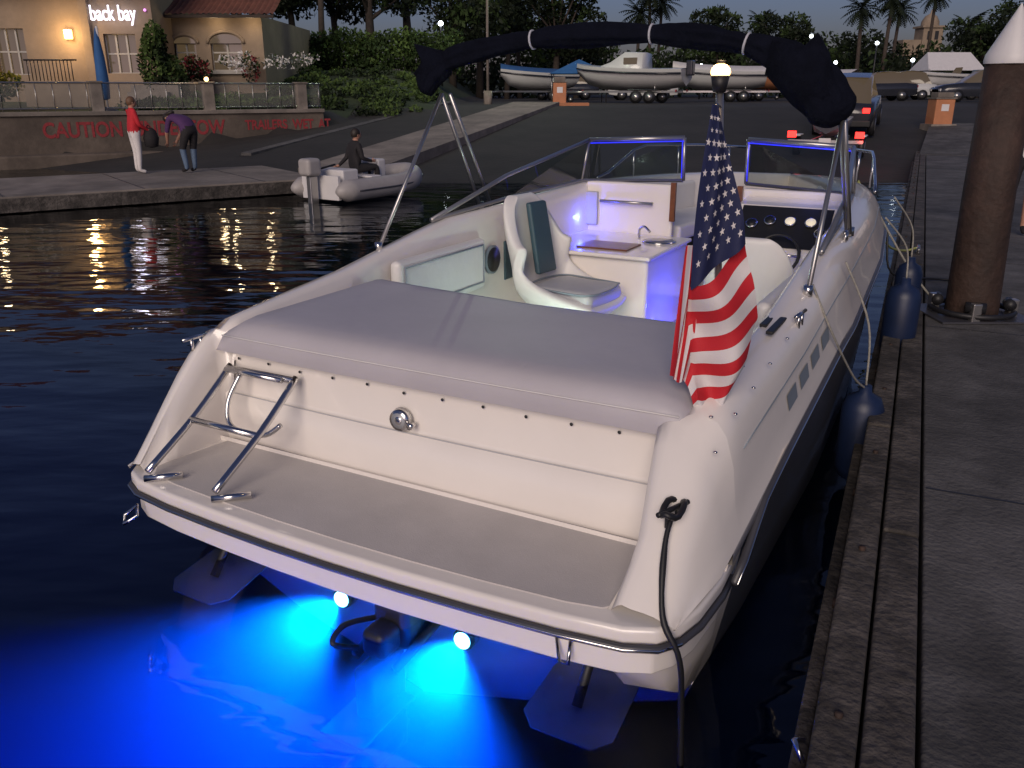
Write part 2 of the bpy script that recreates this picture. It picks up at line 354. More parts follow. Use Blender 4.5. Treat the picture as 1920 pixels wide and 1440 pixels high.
box('cutting_board',-.72,-.32,3.55,3.85,1.0,1.012,M['wood'],boat,.004)
cyl('sink_rim',(-.25,4.05,1.0),(-.25,4.05,1.012),.13,M['steel'],boat,20);cyl('sink_bowl',(-.25,4.05,1.012),(-.25,4.05,1.014),.11,M['alu'],boat,20)
tube('faucet',spline([(-.45,4.15,1.0),(-.45,4.15,1.07),(-.40,4.12,1.10),(-.34,4.08,1.07)]),.01,M['steel'],boat)
cyl('grab_bar_rail',(-.87,4.33,1.25),(-.42,4.33,1.25),.012,M['alu'],boat)
for x in (-.85,-.44): cyl('grab_bar_post',(x,4.33,1.25),(x,4.38,1.25),.01,M['steel'],boat)
box('cup_holder_panel',-1.0,-.9,4.34,4.375,1.05,1.32,M['seatg'],boat,.01)
# helm console
v=[(.30,3.75,.36),(1.02,3.75,.36),(1.02,4.37,.36),(.30,4.37,.36),(.32,3.80,1.05),(1.02,3.80,1.05),(1.02,4.12,1.32),(.32,4.12,1.32),(.32,4.37,1.35),(1.02,4.37,1.35)]
mesh('helm_console',v,[(0,1,5,4),(4,5,6,7),(7,6,9,8),(1,2,9,6,5),(0,4,7,8,3),(2,3,8,9)],M['gel'],boat)
mesh('dash_panel',[(.36,3.815,1.075),(.99,3.815,1.075),(.99,4.10,1.315),(.36,4.10,1.315)],[(0,1,2,3)],M['black'],boat)
for x,k in ((.46,.5),(.58,.6),(.72,.6),(.86,.6),(.94,.35)):
    p=Vector((x,3.815+.285*k,1.085+.24*k));nrm=Vector((0,-.64,.76))
    cyl('gauge_ring',p,p+nrm*.012,.042,M['steel'],boat,16);cyl('gauge',p+nrm*.012,p+nrm*.015,.034,M['gaugeW'] if k>.55 and x>.6 else M['black'],boat,16)
box('display',.39,.43,3.86,3.88,1.14,1.16,M['green'],boat)
c=Vector((.70,3.72,1.04));ring=[]
for i in range(24):
    a=2*math.pi*i/24;ring.append(c+Vector((.15*math.cos(a),.15*math.sin(a)*.55,.15*math.sin(a)*.83)))
tube('steering_wheel',ring,.012,M['black'],boat,8,True)
for a in (0,2.1,4.2): cyl('wheel_spoke',c,c+Vector((.145*math.cos(a),.08*math.sin(a),.12*math.sin(a))),.009,M['steel'],boat)
cyl('steering_column',c,(.70,3.86,.98),.03,M['black'],boat)
def seat(name,x,y,rz,z0=.36,sc_=1):
    e=bpy.data.objects.new(name,None);e.location=(x,y,z0);e.rotation_euler=(0,0,rz);e.scale=(sc_,)*3;link(e,boat)
    lathe('pedestal',[(.14,-.07),(.14,-.05),(.04,0),(.035,.2),(.12,.24)],(0,0,0),M['alu'],e)
    rows=[]
    prof=[(.31,.27),(.27,.215),(.12,.19),(-.08,.20),(-.2,.27),(-.26,.42),(-.29,.58),(-.32,.74),(-.335,.86),(-.335,.90)]
    wd=[.20,.24,.27,.285,.29,.28,.265,.235,.18,.10];sd=[.02,.09,.15,.20,.24,.21,.15,.08,.03,.0]
    for (yy,zz_),ww,ss in zip(prof,wd,sd):
        r=[]
        for k in np.linspace(-1,1,15):
            lift=abs(k)**2.6
            r.append((ww*math.sin(k*1.45)/math.sin(1.45),yy+ss*lift*(.75 if zz_>.3 else 0),zz_+ss*lift*(1 if zz_<.45 else .15)))
        rows.append(r)
    o=grid('shell',rows,M['vinylw'],e);m=o.modifiers.new('s','SOLIDIFY');m.thickness=.075;m.offset=0;m2=o.modifiers.new('ss','SUBSURF');m2.levels=2;m2.render_levels=2
    o=box('seat_cushion',-.22,.22,-.16,.30,.24,.37,M['seatg'],e,.05,4)
    v=[(-.105,-.165,.42),(.105,-.165,.42),(.095,-.25,.86),(-.095,-.25,.86)];v+=[(a,b+.04,c) for a,b,c in v]
    o=mesh('back_insert',v,[(3,2,1,0),(4,5,6,7),(0,1,5,4),(1,2,6,5),(2,3,7,6),(3,0,4,7)],M['vinylb'],e);bev(o,.015)
    tube('piping',spline([(-.215,.27,.36),(-.23,0,.365),(-.2,-.14,.37),(0,-.17,.375),(.2,-.14,.37),(.23,0,.365),(.215,.27,.36),(0,.31,.355),(-.215,.27,.36)]),.006,M['vinylg'],e,6)
    return e
seat('companion_seat',-.58,3.08,math.radians(-96),.43,1.10)
seat('helm_seat',.70,3.22,math.radians(0),.38,1.0)
o=box('side_bolster',-1.10,-1.02,1.75,2.75,.82,1.16,M['vinylw'],boat,.035)
tube('bolster_piping',[(-1.015,1.8,.87),(-1.015,2.7,.87),(-1.015,2.7,1.12),(-1.015,1.8,1.12)],.006,M['vinylg'],boat,6,True)
box('side_bolster.001',1.02,1.10,1.75,2.75,.82,1.16,M['vinylw'],boat,.035)
cyl('speaker',(-1.09,2.92,.98),(-1.06,2.92,.98),.085,M['black'],boat,20);cyl('speaker_rim',(-1.085,2.92,.98),(-1.066,2.92,.98),.1,M['vinylg'],boat,20)
box('side_pocket',-1.09,-1.07,3.1,3.5,.80,1.08,M['vinylb'],boat,.005)
box('bench_side',-1.1,-.75,1.47,2.35,.36,.66,M['vinylw'],boat,.04)
box('bench_insert',-1.07,-.78,1.5,2.3,.66,.69,M['vinylg'],boat,.012)
box('bench_side.001',.75,1.1,1.47,2.35,.36,.66,M['vinylw'],boat,.04)
box('companionway_door_frame',-.27,.27,4.42,4.47,.36,.44,M['wood'],boat)
for s in (-1,1): box('companionway_post',s*.26-.02,s*.26+.02,4.34,4.37,1.12 if s<0 else .8,1.42,M['wood'],boat)
def pane(name,pts,par=boat):
    return mesh(name,pts,[tuple(range(len(pts)))],M['glass'],par)
for s in (1,-1):
    A_=(s*1.20,2.36,1.315);B_=(s*1.06,4.38,1.40);C_=(s*1.02,4.42,1.72);D_=(s*.25,4.52,1.75);E_=(s*.25,4.55,1.42);Mm=(s*1.17,3.3,1.50+.02)
    pane('side_glass',[A_,(s*1.15,3.3,1.365),B_,C_,Mm]);pane('front_glass',[B_,E_,D_,C_])
    tube('windshield_top_frame',[A_,Mm,C_],.016,M['alu'],boat);tube('windshield_front_frame',[C_,D_],.018,M['alu'],boat)
    tube('windshield_front_post',[D_,E_],.015,M['alu'],boat);tube('windshield_base',[A_,(s*1.15,3.3,1.365),B_,E_],.014,M['alu'],boat);tube('windshield_corner',[B_,C_],.014,M['alu'],boat)
    tube('frame_reflection_tube',[(C_[0]*.985,C_[1]-.01,C_[2]-.024),(D_[0],D_[1]-.012,D_[2]-.024)],.0045,M['reflB'],boat,6)  # glowing tubes added as the frame's blue reflection
    tube('frame_reflection_tube.001',[(D_[0]+s*.01,D_[1]-.02,D_[2]-.03),(E_[0]+s*.01,E_[1]-.02,E_[2]+.02)],.003,M['reflB'],boat,6)
    rp=[(s*(itp(y,Rt)-.1),y,itp(y,ZC)+.0+.26*sm((y-4.9)/.8)) for y in np.arange(4.9,7.3,.2)];tube('bow_rail',rp,.013,M['steel'],boat)
    for y in (5.5,6.2,6.9): cyl('rail_post',(s*(itp(y,Rt)-.1),y,itp(y,ZC)-.02),(s*(itp(y,Rt)-.1),y,itp(y,ZC)+.26*sm((y-4.9)/.8)),.011,M['steel'],boat)
# bimini boot: rolled canvas with lengthwise folds
path=spline([(-1.34,2.55,2.08),(-1.29,2.6,2.22),(-1.05,2.6,2.32),(-.6,2.6,2.385),(-.1,2.6,2.40),(.35,2.6,2.385),(.62,2.6,2.345),(.83,2.6,2.28),(1.0,2.58,2.17),(1.11,2.56,2.05),(1.17,2.56,1.93)],10)
n=len(path);rad=[]
for i,p in enumerate(path):
    t=i/(n-1);r=.057+.006*math.sin(t*40)
    if t<.14: r=.035+.045*math.sin(min(1,t/.09)*math.pi/2)
    if t>.62: r=.06+.058*sm((t-.62)/.22)
    if t>.93: r*=1-((t-.93)/.07)**1.5*.8
    for q in (.30,.45,.62): r*=1-.16*math.exp(-((t-q)/.012)**2)
    rad.append(max(.02,r))
def fold(t,a): return 1+.10*math.sin(3*a+9*t)+.07*math.sin(7*a-13*t)+.22*noise.noise(Vector((math.cos(a)*1.6,math.sin(a)*1.6,t*12)))+.10*noise.noise(Vector((math.cos(a)*5,math.sin(a)*5,t*34)))
o=tube('bimini_boot',path,rad,M['canvas'],boat,36,rf=fold)
def flap(name,pts,th=.03):
    c=sum((Vector(p) for p in pts),Vector())/len(pts);n_=len(pts);v=[Vector(p)+Vector((0,-th*.2,0)) for p in pts]+[Vector(p)+Vector((0,th*.2,0)) for p in pts]+[c+Vector((0,-th,0)),c+Vector((0,th,0))]
    f=[];
    for i in range(n_): j_=(i+1)%n_;f+= [(i,j_,2*n_),(n_+j_,n_+i,2*n_+1),(i,n_+i,n_+j_,j_)]
    return mesh(name,v,f,M['canvas'],boat,True)
flap('canvas_tail',[(-1.20,2.58,2.33),(-1.42,2.56,2.38),(-1.36,2.56,2.28),(-1.43,2.56,2.20),(-1.30,2.56,2.08),(-1.2,2.6,2.2)],.07)
flap('canvas_tail.001',[(.82,2.52,2.34),(.98,2.52,2.31),(1.04,2.52,2.37),(1.10,2.52,2.28),(1.15,2.52,2.14),(1.20,2.52,2.02),(1.09,2.52,1.93),(.95,2.52,2.03),(.80,2.52,2.18)],.12)
def ringat(t,name):
    i=int(t*(n-1));p=path[i];d=(path[i+1]-path[i-1]).normalized()
    u=d.cross(Vector((0,1,0))).normalized();w_=d.cross(u);r=rad[i]*1.12
    tube(name,[p+(u*math.cos(a)+w_*math.sin(a))*r for a in np.linspace(0,2*math.pi,14,endpoint=False)],.007,M['strap'],boat,6,True)
for t_ in (.30,.45,.62): ringat(t_,'boot_strap')
for s in (1,-1):
    top=(s*1.24,2.58,2.08) if s<0 else (1.20,2.58,1.99)
    cyl('bimini_strut',(s*1.24,1.85,itp(1.85,ZC)-.01),top,.012,M['alu'],boat)
    cyl('bimini_bow',(s*1.24,3.05,itp(3.05,ZC)-.02),top,.013,M['alu'],boat);cyl('bimini_bow.001',(s*1.21,3.15,itp(3.1,ZC)-.02),(top[0]-s*.03,top[1]+.05,top[2]),.013,M['alu'],boat)
    for y in (1.85,3.05): cyl('bimini_mount',(s*1.24,y,itp(y,ZC)-.02),(s*1.24,y,itp(y,ZC)+.03),.022,M['steel'],boat)
# stern light pole + lamp
pb=Vector((1.163,.655,1.09));pt=Vector((1.10,.62,2.125))
cyl('stern_light_socket',pb,pb+Vector((0,0,.05)),.03,M['black'],boat);cyl('stern_light_pole',pb,pt,.0125,M['alu'],boat)
cyl('stern_light_base',pt-Vector((0,0,.03)),pt+Vector((0,0,.02)),.020,M['black'],boat,r2=.030);lathe('stern_light_globe',[(.028,0),(.032,.010),(.029,.022),(.018,.033),(0,.038)],pt+Vector((0,0,.02)),M['warmhot'],boat)
cyl('stern_light_cap',pt+Vector((0,0,.056)),pt+Vector((0,0,.066)),.013,M['black'],boat)
pointlight('stern_lamp',pt+Vector((0,0,.12)),2.4,(1,.66,.34),.03,boat)
# docking light on transom
cyl('transom_light_ring',(-.10,.475,.80),(-.10,.445,.80),.052,M['steel'],boat,20,r2=.045);cyl('transom_light_inner',(-.10,.4449,.80),(-.10,.443,.80),.034,M['tab'],boat,20);sphere('transom_light_lens',(-.10,.446,.80),.02,M['steel'],boat,sy=.4)
cyl('transom_light_knob',(-.035,.46,.79),(-.035,.43,.79),.014,M['steel'],boat)
# ladder
for x in (-1.06,-.66):
    tube('ladder_rail',spline([(x,-.06,.56),(x,.22,.72),(x,.46,.895)],4),.016,M['steel'],boat,10)
    cyl('ladder_hinge',(x+.0,-.08,.535),(x+.12,.02,.54),.015,M['steel'],boat)
for yy,zz_ in ((.20,.71),(.445,.885)): cyl('ladder_step',(-1.06,yy,zz_),(-.66,yy,zz_),.015,M['steel'],boat)
cyl('ladder_step.002',(-1.03,.40,.895),(-.69,.40,.895),.013,M['steel'],boat)
tube('ladder_handle',spline([(-.98,.44,.87),(-1.0,.37,.76),(-.97,.33,.67),(-.88,.32,.64),(-.75,.33,.65),(-.68,.36,.70)],5),.012,M['steel'],boat)
def cleat(x,y,z,rz,m):
    e=bpy.data.objects.new('cleat',None);e.location=(x,y,z);e.rotation_euler=(0,0,rz);link(e,boat)
    cyl('horn',(-.075,0,.03),(.075,0,.03),.009,m,e);cyl('leg_1',(-.025,0,-.03),(-.025,0,.03),.009,m,e);cyl('leg_2',(.025,0,-.03),(.025,0,.03),.009,m,e)
cleat(1.17,.20,.79,1.2,M['black']);cleat(-1.225,.42,.985,1.5,M['steel']);cleat(1.24,2.9,1.32,1.57,M['steel']);cleat(1.27,1.55,1.15,1.5,M['steel'])
for k in range(2): box('coaming_vent',1.14+.05*k,1.17+.05*k,1.35-.1*k,1.62-.1*k,1.15,1.165,M['black'],boat,.004)
for k in range(4): 
    y=1.15+.22*k;a=deckrow(y,1);b_=deckrow(y+.15,1)
    mesh('side_mark',[(a[2][0]+.004,y,a[2][2]),(b_[2][0]+.004,y+.15,b_[2][2]),(b_[3][0]*.6+b_[2][0]*.4+.006,y+.13,b_[3][2]*.6+b_[2][2]*.4),(a[3][0]*.6+a[2][0]*.4+.006,y-.02,a[3][2]*.6+a[2][2]*.4)],[(0,1,2,3)],M['vinylg'],boat)
tube('bow_eye',[(-1.12,-.09+.0,.40),(-1.16,-.13,.36),(-1.13,-.16,.34),(-1.09,-.12,.37)],.008,M['steel'],boat,6,True)
tube('tow_eye',[(.9,-.09,.42),(.93,-.13,.36),(.96,-.13,.36),(.95,-.09,.42)],.007,M['steel'],boat,6)
# trim tabs
for x in (-1.02,.86):
    mesh('trim_tab',[(x-.17,.44,-.05),(x+.17,.44,-.05),(x+.18,.10,-.10),(x+.12,.04,-.11),(x-.12,.04,-.11),(x-.18,.10,-.10)],[(0,1,2,3,4,5)],M['tab'],boat).modifiers.new('s','SOLIDIFY').thickness=.008
    cyl('tab_ram',(x,.42,.20),(x,.18,-.07),.02,M['black'],boat)
tube('tab_hose',spline([(.62,.40,.25),(.64,.3,.12),(.7,.36,.02)]),.008,M['black'],boat,6)
sphere('drain_plug',(.50,.41,.06),.03,M['redpaint'],boat,sy=.4,n=8)
# outdrive
ex=.0
o=box('drive_upper',ex-.09,ex+.09,.18,.42,-.12,.10,M['black'],boat,.04,4);o=box('drive_cowl',ex-.06,ex+.06,.06,.20,-.10,.03,M['black'],boat,.035,4)
o=box('drive_leg',ex-.045,ex+.045,-.02,.24,-.62,-.10,M['black'],boat,.03);o=box('cavitation_plate',ex-.11,ex+.11,-.16,.2,-.34,-.325,M['black'],boat,.005)
tube('gear_case',[(ex,.28,-.55),(ex,.16,-.55),(ex,-.06,-.55),(ex,-.18,-.55)],[.01,.06,.055,.04],M['black'],boat,14)
for k in range(3):
    a=k*2.094+.4;d=Vector((math.cos(a),0,math.sin(a)));q=Vector((-math.sin(a),0,math.cos(a)));c0=Vector((ex,-.22,-.55))
    mesh('propeller_blade',[c0+d*.03-q*.02+Vector((0,.02,0)),c0+d*.1-q*.07+Vector((0,.03,0)),c0+d*.17-q*.02,c0+d*.16+q*.05+Vector((0,-.04,0)),c0+d*.06+q*.05+Vector((0,-.03,0)),c0+d*.03+q*.02+Vector((0,-.02,0))],[(0,1,2,3,4,5)],M['steel'],boat)
for s in (-1,1): cyl('trim_cylinder',(ex+s*.12,.41,-.05),(ex+s*.10,.08,-.12),.02,M['black'],boat)
tube('drive_hose',spline([(ex-.08,.2,.0),(ex-.13,.06,.03),(ex-.12,-.03,.0),(ex-.05,.04,-.04)]),.012,M['black'],boat)
# underwater lights
for x in (-.40,.25):
    cyl('underwater_light_housing',(x,.42,-.10),(x,.36,-.10),.05,M['steel'],boat,16);sphere('underwater_light_lens',(x,.352,-.10),.038,M['uled'],boat,sy=.5)
    l=bpy.data.lights.new('underwater_spot','SPOT');l.energy=620;l.color=(.0,.26,1.0);l.spot_size=math.radians(100);l.spot_blend=.8;l.shadow_soft_size=.03
    lo=bpy.data.objects.new('underwater_spot',l);link(lo,boat);lo.location=(x,.31,-.10);lo.rotation_euler=Vector((.12 if x<0 else -.12,1,.16)).to_track_quat('Z','Y').to_euler()
vm=bpy.data.materials.new('water_body');vm.use_nodes=True;nt=vm.node_tree;nt.nodes.clear()
o=nt.nodes.new('ShaderNodeOutputMaterial');vs=nt.nodes.new('ShaderNodeVolumeScatter');va=nt.nodes.new('ShaderNodeVolumeAbsorption');ads=nt.nodes.new('ShaderNodeAddShader')
vs.inputs['Color'].default_value=(.2,.6,1,1);vs.inputs['Density'].default_value=.75;vs.inputs['Anisotropy'].default_value=.1
va.inputs['Color'].default_value=(.0,.0,.96,1);va.inputs['Density'].default_value=1.25
nt.links.new(vs.outputs[0],ads.inputs[0]);nt.links.new(va.outputs[0],ads.inputs[1]);nt.links.new(ads.outputs[0],o.inputs['Volume'])
wb=box('water_body',-6,5,-5,2,-2.2,-.006,vm,None);wb.parent=water;wb.rotation_euler=(0,0,A);wb.location=(-.60,2.87,0)
# interior leds
pointlight('cabin_led',(-.98,4.2,1.12),2.2,(.03,.05,1),.02,boat);pointlight('cabin_led.001',(.12,3.75,.55),8,(.02,.035,1),.02,boat)
sphere('led_dot',(-.112,3.60,.48),.012,M['cool'],boat,n=6);pointlight('bow_led',(.9,4.8,1.2),1.0,(.03,.05,1),.02,boat)
pointlight('sole_led',(-.35,2.35,.60),5.5,(.72,1,.85),.04,boat);pointlight('helm_led',(.8,4.2,1.5),.35,(.1,.15,1),.02,boat)
# ---------------------------------------------------------------- ropes
cl=Vector((1.17,.20,.80))
tube('stern_line',spline([cl,(1.175,.12,.72),(1.22,.0,.55),(1.29,-.02,.42),(1.30,.02,.15),(1.33,.0,-.3)]),.010,M['black'],boat,8,jit=.3)
tube('stern_line_coil',[cl+Vector((.03*math.cos(a),.07*math.sin(a),.02+.01*math.sin(3*a))) for a in np.linspace(0,6.28,16,endpoint=False)],.011,M['black'],boat,8,True)
def fender(x,y,z0,h,r,yr,zt):
    e=bpy.data.objects.new('boat_fender',None);e.location=Vector((-.60,2.87,0))+Matrix.Rotation(A,3,'Z')@Vector((x,y,z0));e.rotation_euler=(0,0,A);COL.objects.link(e)
    lathe('body',[(0,0),(.03,0),(.035,.04),(r*.8,.07),(r,.13),(r,h-.13),(r*.8,h-.07),(.035,h-.04),(.03,h),(0,h)],(0,0,0),M['fender'],e)
    tube('lanyard',spline([(0,0,h),(-.03,.0,h+(zt-z0-h)*.5),(-.17,yr-y,zt-z0)]),.006,M['rope'],e,6)
fender(1.50,4.2,.25,.62,.115,4.0,1.30);fender(1.49,2.5,.0,.60,.11,2.4,1.27);fender(1.45,5.2,.35,.5,.1,5.0,1.33)
tube('fender_line',spline([(1.25,1.9,1.24),(1.36,1.95,1.0),(1.44,2.3,.7),(1.49,2.5,.58)]),.006,M['rope'],boat,6)
# ---------------------------------------------------------------- flag
flag=empty('american_flag',(0,0,0))
NS,NT=30,72
def pl(pts,t):
    k=t*(len(pts)-1);i=min(int(k),len(pts)-2);f=k-i;a=pts[i];b=pts[i+1];return (a[0]+(b[0]-a[0])*f,a[1]+(b[1]-a[1])*f)
Rr=[(.772,1.625),(.815,1.50),(.850,1.36),(.81,1.21),(.755,1.08),(.700,.895)]
Ff=[(.600,1.47),(.607,1.36),(.618,1.25),(.632,1.15),(.648,1.06),(.672,.94)]
Bb=[(.560,1.15),(.575,1.14),(.595,1.15),(.615,1.12),(.64,1.04),(.678,.92)]
rows=[];mi=[]
for j in range(NT+1):
    t=j/NT;r=pl(Rr,t);f_=pl(Ff,t);b_=pl(Bb,t);row=[]
    for i in range(NS+1):
        s=i/NS
        if s<.6:
            k=s/.6;x=r[0]+(f_[0]-r[0])*k;z=r[1]+(f_[1]-r[1])*k-.025*math.sin(k*math.pi);y=2.83+.026*math.sin(k*7+t*5)+.012*math.sin(t*18+k*4)-.03*math.sin(k*math.pi)
        else:
            k=(s-.6)/.4;x=f_[0]+(b_[0]-f_[0])*k;z=f_[1]+(b_[1]-f_[1])*k;y=2.83+.015*math.sin(t*16)-.02*k+.026*math.sin(7+t*5)*(1-k)+.012*math.sin(t*18+4)*(1-k)
        row.append((x,y,z))
    rows.append(row)
st=12
for j in range(NT):
    for i in range(NS): mi.append(int(j/NT*st)%2)
grid('stripes',rows,[M['red'],M['fwhite']],flag,mi=mi)
rows=[];mi=[]
for j in range(25):
    t=j/24;row=[]
    for i in range(14):
        k=i/13;x0=.585+.06*t;x1=.562+.085*t;row.append((x0+(x1-x0)*k,2.868+.018*math.sin(t*12+k*2),1.60-.46*k+.03*t))
    rows.append(row)
for j in range(24):
    for i in range(13): mi.append((j//4)%2)
grid('fold',rows,[M['red'],M['fwhite']],flag,mi=mi)
def can(u,v):
    l=pl([(.632,2.06),(.622,1.94),(.610,1.78),(.602,1.62),(.600,1.465)],v);r=pl([(.655,2.05),(.690,1.93),(.725,1.82),(.755,1.72),(.773,1.620)],v)
    x=l[0]+(r[0]-l[0])*u;z=l[1]+(r[1]-l[1])*u
    return Vector((x,2.835+.020*math.sin(u*8+v*4)*(.3+v)-.02*math.sin(u*3.14),z))
grid('canton',[[can(u,v) for u in np.linspace(0,1,16)] for v in np.linspace(0,1,24)],M['navy'],flag)
v=[];f=[]
for r in range(11):
    for c_ in range(4 if r%2 else 5):
        u=(c_+(.5 if not r%2 else 1))/5;vv=.08+.84*r/10.6
        p=can(u,vv);du=(can(u+.02,vv)-can(u-.02,vv)).normalized();dv=(can(u,vv-.01)-can(u,vv+.01)).normalized();nn=du.cross(dv)
        R_=.0135 if vv>.2 else .009;b0=len(v);off=Vector((0,-.004,0));v.append(p+off)
        for k in range(10):
            a=math.pi/2+k*math.pi/5;rr=R_ if k%2==0 else R_*.42
            v.append(p+off+du*math.cos(a)*rr*.8+dv*math.sin(a)*rr)
        for k in range(10): f.append((b0,b0+1+k,b0+1+(k+1)%10))
mesh('stars',v,f,M['fwhite'],flag)
for z in (2.05,1.2): tube('flag_clip',[(.667,2.87,z),(.65,2.85,z+.01),(.64,2.84,z)],.004,M['steel'],flag,6)
# ---------------------------------------------------------------- right dock
AD=-math.atan2(.4178,.909)
dock=empty('dock',(.808,1.87,0),AD)
box('deck_slab',.27,3.6,-3.5,24.5,.12,.45,M['concrete'],dock,.01)
for y in (-1.2,1.8,4.8,7.8,10.8,13.8,16.8,19.8,22.8): box('slab_joint',.28,3.6,y,y+.012,.449,.4525,M['black'],dock)
yy=-3.5;k=0
while yy<24:
    L_=3.0
    box('whaler_outer',0,.115,yy,yy+L_-.015,.18+.004*(k%2),.455+.006*(k%3),M['timber'],dock,.012);box('whaler_inner',.125,.255,yy-1.2,yy+L_-1.215,.20,.470-.005*(k%2),M['timber'],dock,.012)
    for q in (.4,1.4,2.4): cyl('bolt',(-.012,yy+q,.33),(.0,yy+q,.33),.02,M['pile'],dock,8);cyl('bolt_head',(.06,yy+q+.2,.45),(.06,yy+q+.2,.475),.012,M['pile'],dock,8)
    yy+=L_;k+=1
box('rub_board',-.05,-.004,-3.5,24,.20,.30,M['timber'],dock,.01)
box('float',.3,3.5,-3.5,24.4,-.3,.12,M['black'],dock)
tube('edge_hook',[(-.01,-.05,.40),(-.04,-.02,.44),(-.02,.04,.40)],.008,M['steel'],dock,6)
mesh('gangway',[(.1,24.5,.46),(3.4,24.5,.46),(3.0,31,1.08),(.3,31,1.08),(.1,24.5,.3),(3.4,24.5,.3),(3.0,31,.9),(.3,31,.9)],[(0,1,2,3),(0,4,5,1),(1,5,6,2),(3,7,4,0)],M['concrete'],dock)
pile=empty('dock_pile',(3.57,6.46,0))
tube('shaft',[(0,0,-2.2),(0,0,.5),(-.015,0,1.4),(-.03,0,2.3)],[.20,.188,.178,.168],M['pile'],pile,24,jit=.12)
lathe('cap',[(.178,0),(.180,.02),(.174,.06),(.0,.40)],(-.03,0,2.28),M['white'],pile,28)
for a in (0,1.57,3.14,4.71):
    d=Vector((math.cos(a-.4),math.sin(a-.4),0));q=Vector((-d.y,d.x,0))
    box('roller_bracket',d.x*.27-.035,d.x*.27+.035,d.y*.27-.035,d.y*.27+.035,.46,.60,M['alu'],pile,.01)
    cyl('roller',d*.25-q*.07+Vector((0,0,.56)),d*.25+q*.07+Vector((0,0,.56)),.042,M['black'],pile)
tube('hoop',[(.29*math.cos(a),.29*math.sin(a),.50) for a in np.linspace(0,6.283,24,endpoint=False)],.022,M['black'],pile,8,True)
box('base_plate',-.36,.36,-.3,.3,.455,.468,M['strip'],pile)
tube('bow_line',spline([(3.25,8.2,1.3),(3.5,8.3,.9),(3.8,8.6,.62),(4.15,9.0,.5),(4.28,9.0,.53)]),.012,M['ropeY'],None,8,jit=.2)
tube('bow_line.001',spline([(2.95,7.2,1.3),(3.15,7.2,1.0),(3.3,7.0,.7),(3.45,6.9,.5)]),.009,M['rope'],None,8)
tube('bow_line.002',spline([(3.15,7.9,1.28),(3.35,7.7,.95),(3.42,7.6,.55),(3.9,7.7,.47),(4.2,7.6,.47)]),.010,M['black'],None,8)
dc=empty('dock_cleat',(4.3,9.0,.455),AD)
cyl('horn',(0,-.14,.07),(0,.14,.07),.018,M['alu'],dc);cyl('leg_1',(0,-.05,0),(0,-.05,.07),.02,M['alu'],dc);cyl('leg_2',(0,.05,0),(0,.05,.07),.02,M['alu'],dc)
def pedestal(x,y,z,h,w_=.5):
    e=empty('utility_pedestal',(x,y,z))
    box('cabinet',-w_/2,w_/2,-w_/2,w_/2,0,h*.8,M['orange'],e,.03);box('cap',-w_/2-.03,w_/2+.03,-w_/2-.03,w_/2+.03,h*.8,h*.8+.05,M['concrete2'],e,.01)
    box('lamp_head',-w_/2+.05,w_/2-.05,-w_/2+.05,w_/2-.05,h*.8+.05,h,M['concrete2'],e,.02);box('socket_panel',-.12,.12,-w_/2-.012,-w_/2+.0,h*.45,h*.65,M['white'],e)
    box('base',-w_/2-.1,w_/2+.1,-w_/2-.1,w_/2+.1,-.3,.06,M['concrete2'],e)
pedestal(14.1,29.5,1.0,1.05,.62);pedestal(2.0,38,1.5,1.15,.55)
# ---------------------------------------------------------------- left boarding dock, seawall, ramp walk
ld=empty('boarding_dock',(-9.1,15.5,0),math.atan2(.58,.815))
box('deck',-14,6.2,0,4.0,.12,.30,M['concrete2'],ld,.01);box('fascia',-14,6.2,-.05,-.003,.02,.27,M['timber'],ld,.01);box('float',-14,6.1,.1,3.9,-.3,.12,M['black'],ld)
for x in np.arange(-12,6,2.4): box('joint',x,x+.03,0.01,3.99,.299,.304,M['black'],ld)
def ribbon(name,a,b,wid,th,mat):
    a=Vector(a);b=Vector(b);d=(b-a);p=Vector((-d.y,d.x,0)).normalized()*wid/2
    v=[a-p,a+p,b+p,b-p];v+=[q-Vector((0,0,th)) for q in v]
    return mesh(name,v,[(3,2,1,0),(4,5,6,7),(0,1,5,4),(1,2,6,5),(2,3,7,6),(3,0,4,7)],mat)
ribbon('ramp_walkway',(-4.3,21.2,.31),(1.0,37.2,1.66),2.0,.5,M['concrete2'])
ribbon('ramp_kerb',(-7.6,25.2,.42),(-2.6,37.5,1.68),.35,.4,M['concrete'])
ribbon('lot_kerb',(1.2,37.6,1.62),(3.2,37.9,1.62),.5,.3,M['orange'])
sa=Vector((-30,Yw(-30),0));sb=Vector((-6.5,Yw(-6.5),0));dd=(sb-sa).normalized();pp=Vector((-dd.y,dd.x,0))
sw=empty('seawall',sa,math.atan2(dd.y,dd.x));LW=(sb-sa).length
box('wall_face',0,LW,-.15,.25,-2.2,1.40,M['wallc'],sw,.02);box('coping',-.02,LW+.02,-.22,.32,1.40,1.52,M['concrete2'],sw,.02)
box('footing',0,LW-3,-.9,-.15,-1.5,.35,M['wallc'],sw,.05)
def text(name,s,size,loc,rot,mat,par=None,ext=.004,bold=0,sx=1):
    cu=bpy.data.curves.new(name,'FONT');cu.body=s;cu.size=size;cu.extrude=ext;cu.offset=bold;cu.align_x='LEFT'
    o=bpy.data.objects.new(name,cu);o.location=loc;o.rotation_euler=rot;o.scale=(sx,1,1);cu.materials.append(mat);return link(o,par)
xw=(Vector((-13.7,Yw(-13.7),0))-sa).length
text('wall_lettering','CAUTION  UNDERTOW',.60,(xw,-.158,.80),(math.pi/2,0,0),M['redpaint'],sw,bold=.016,sx=.80)
text('wall_lettering.001','TRAILERS  WET  AT',.42,(xw+5.9,-.158,.90),(math.pi/2,0,0),M['redpaint'],sw,bold=.012,sx=.80)
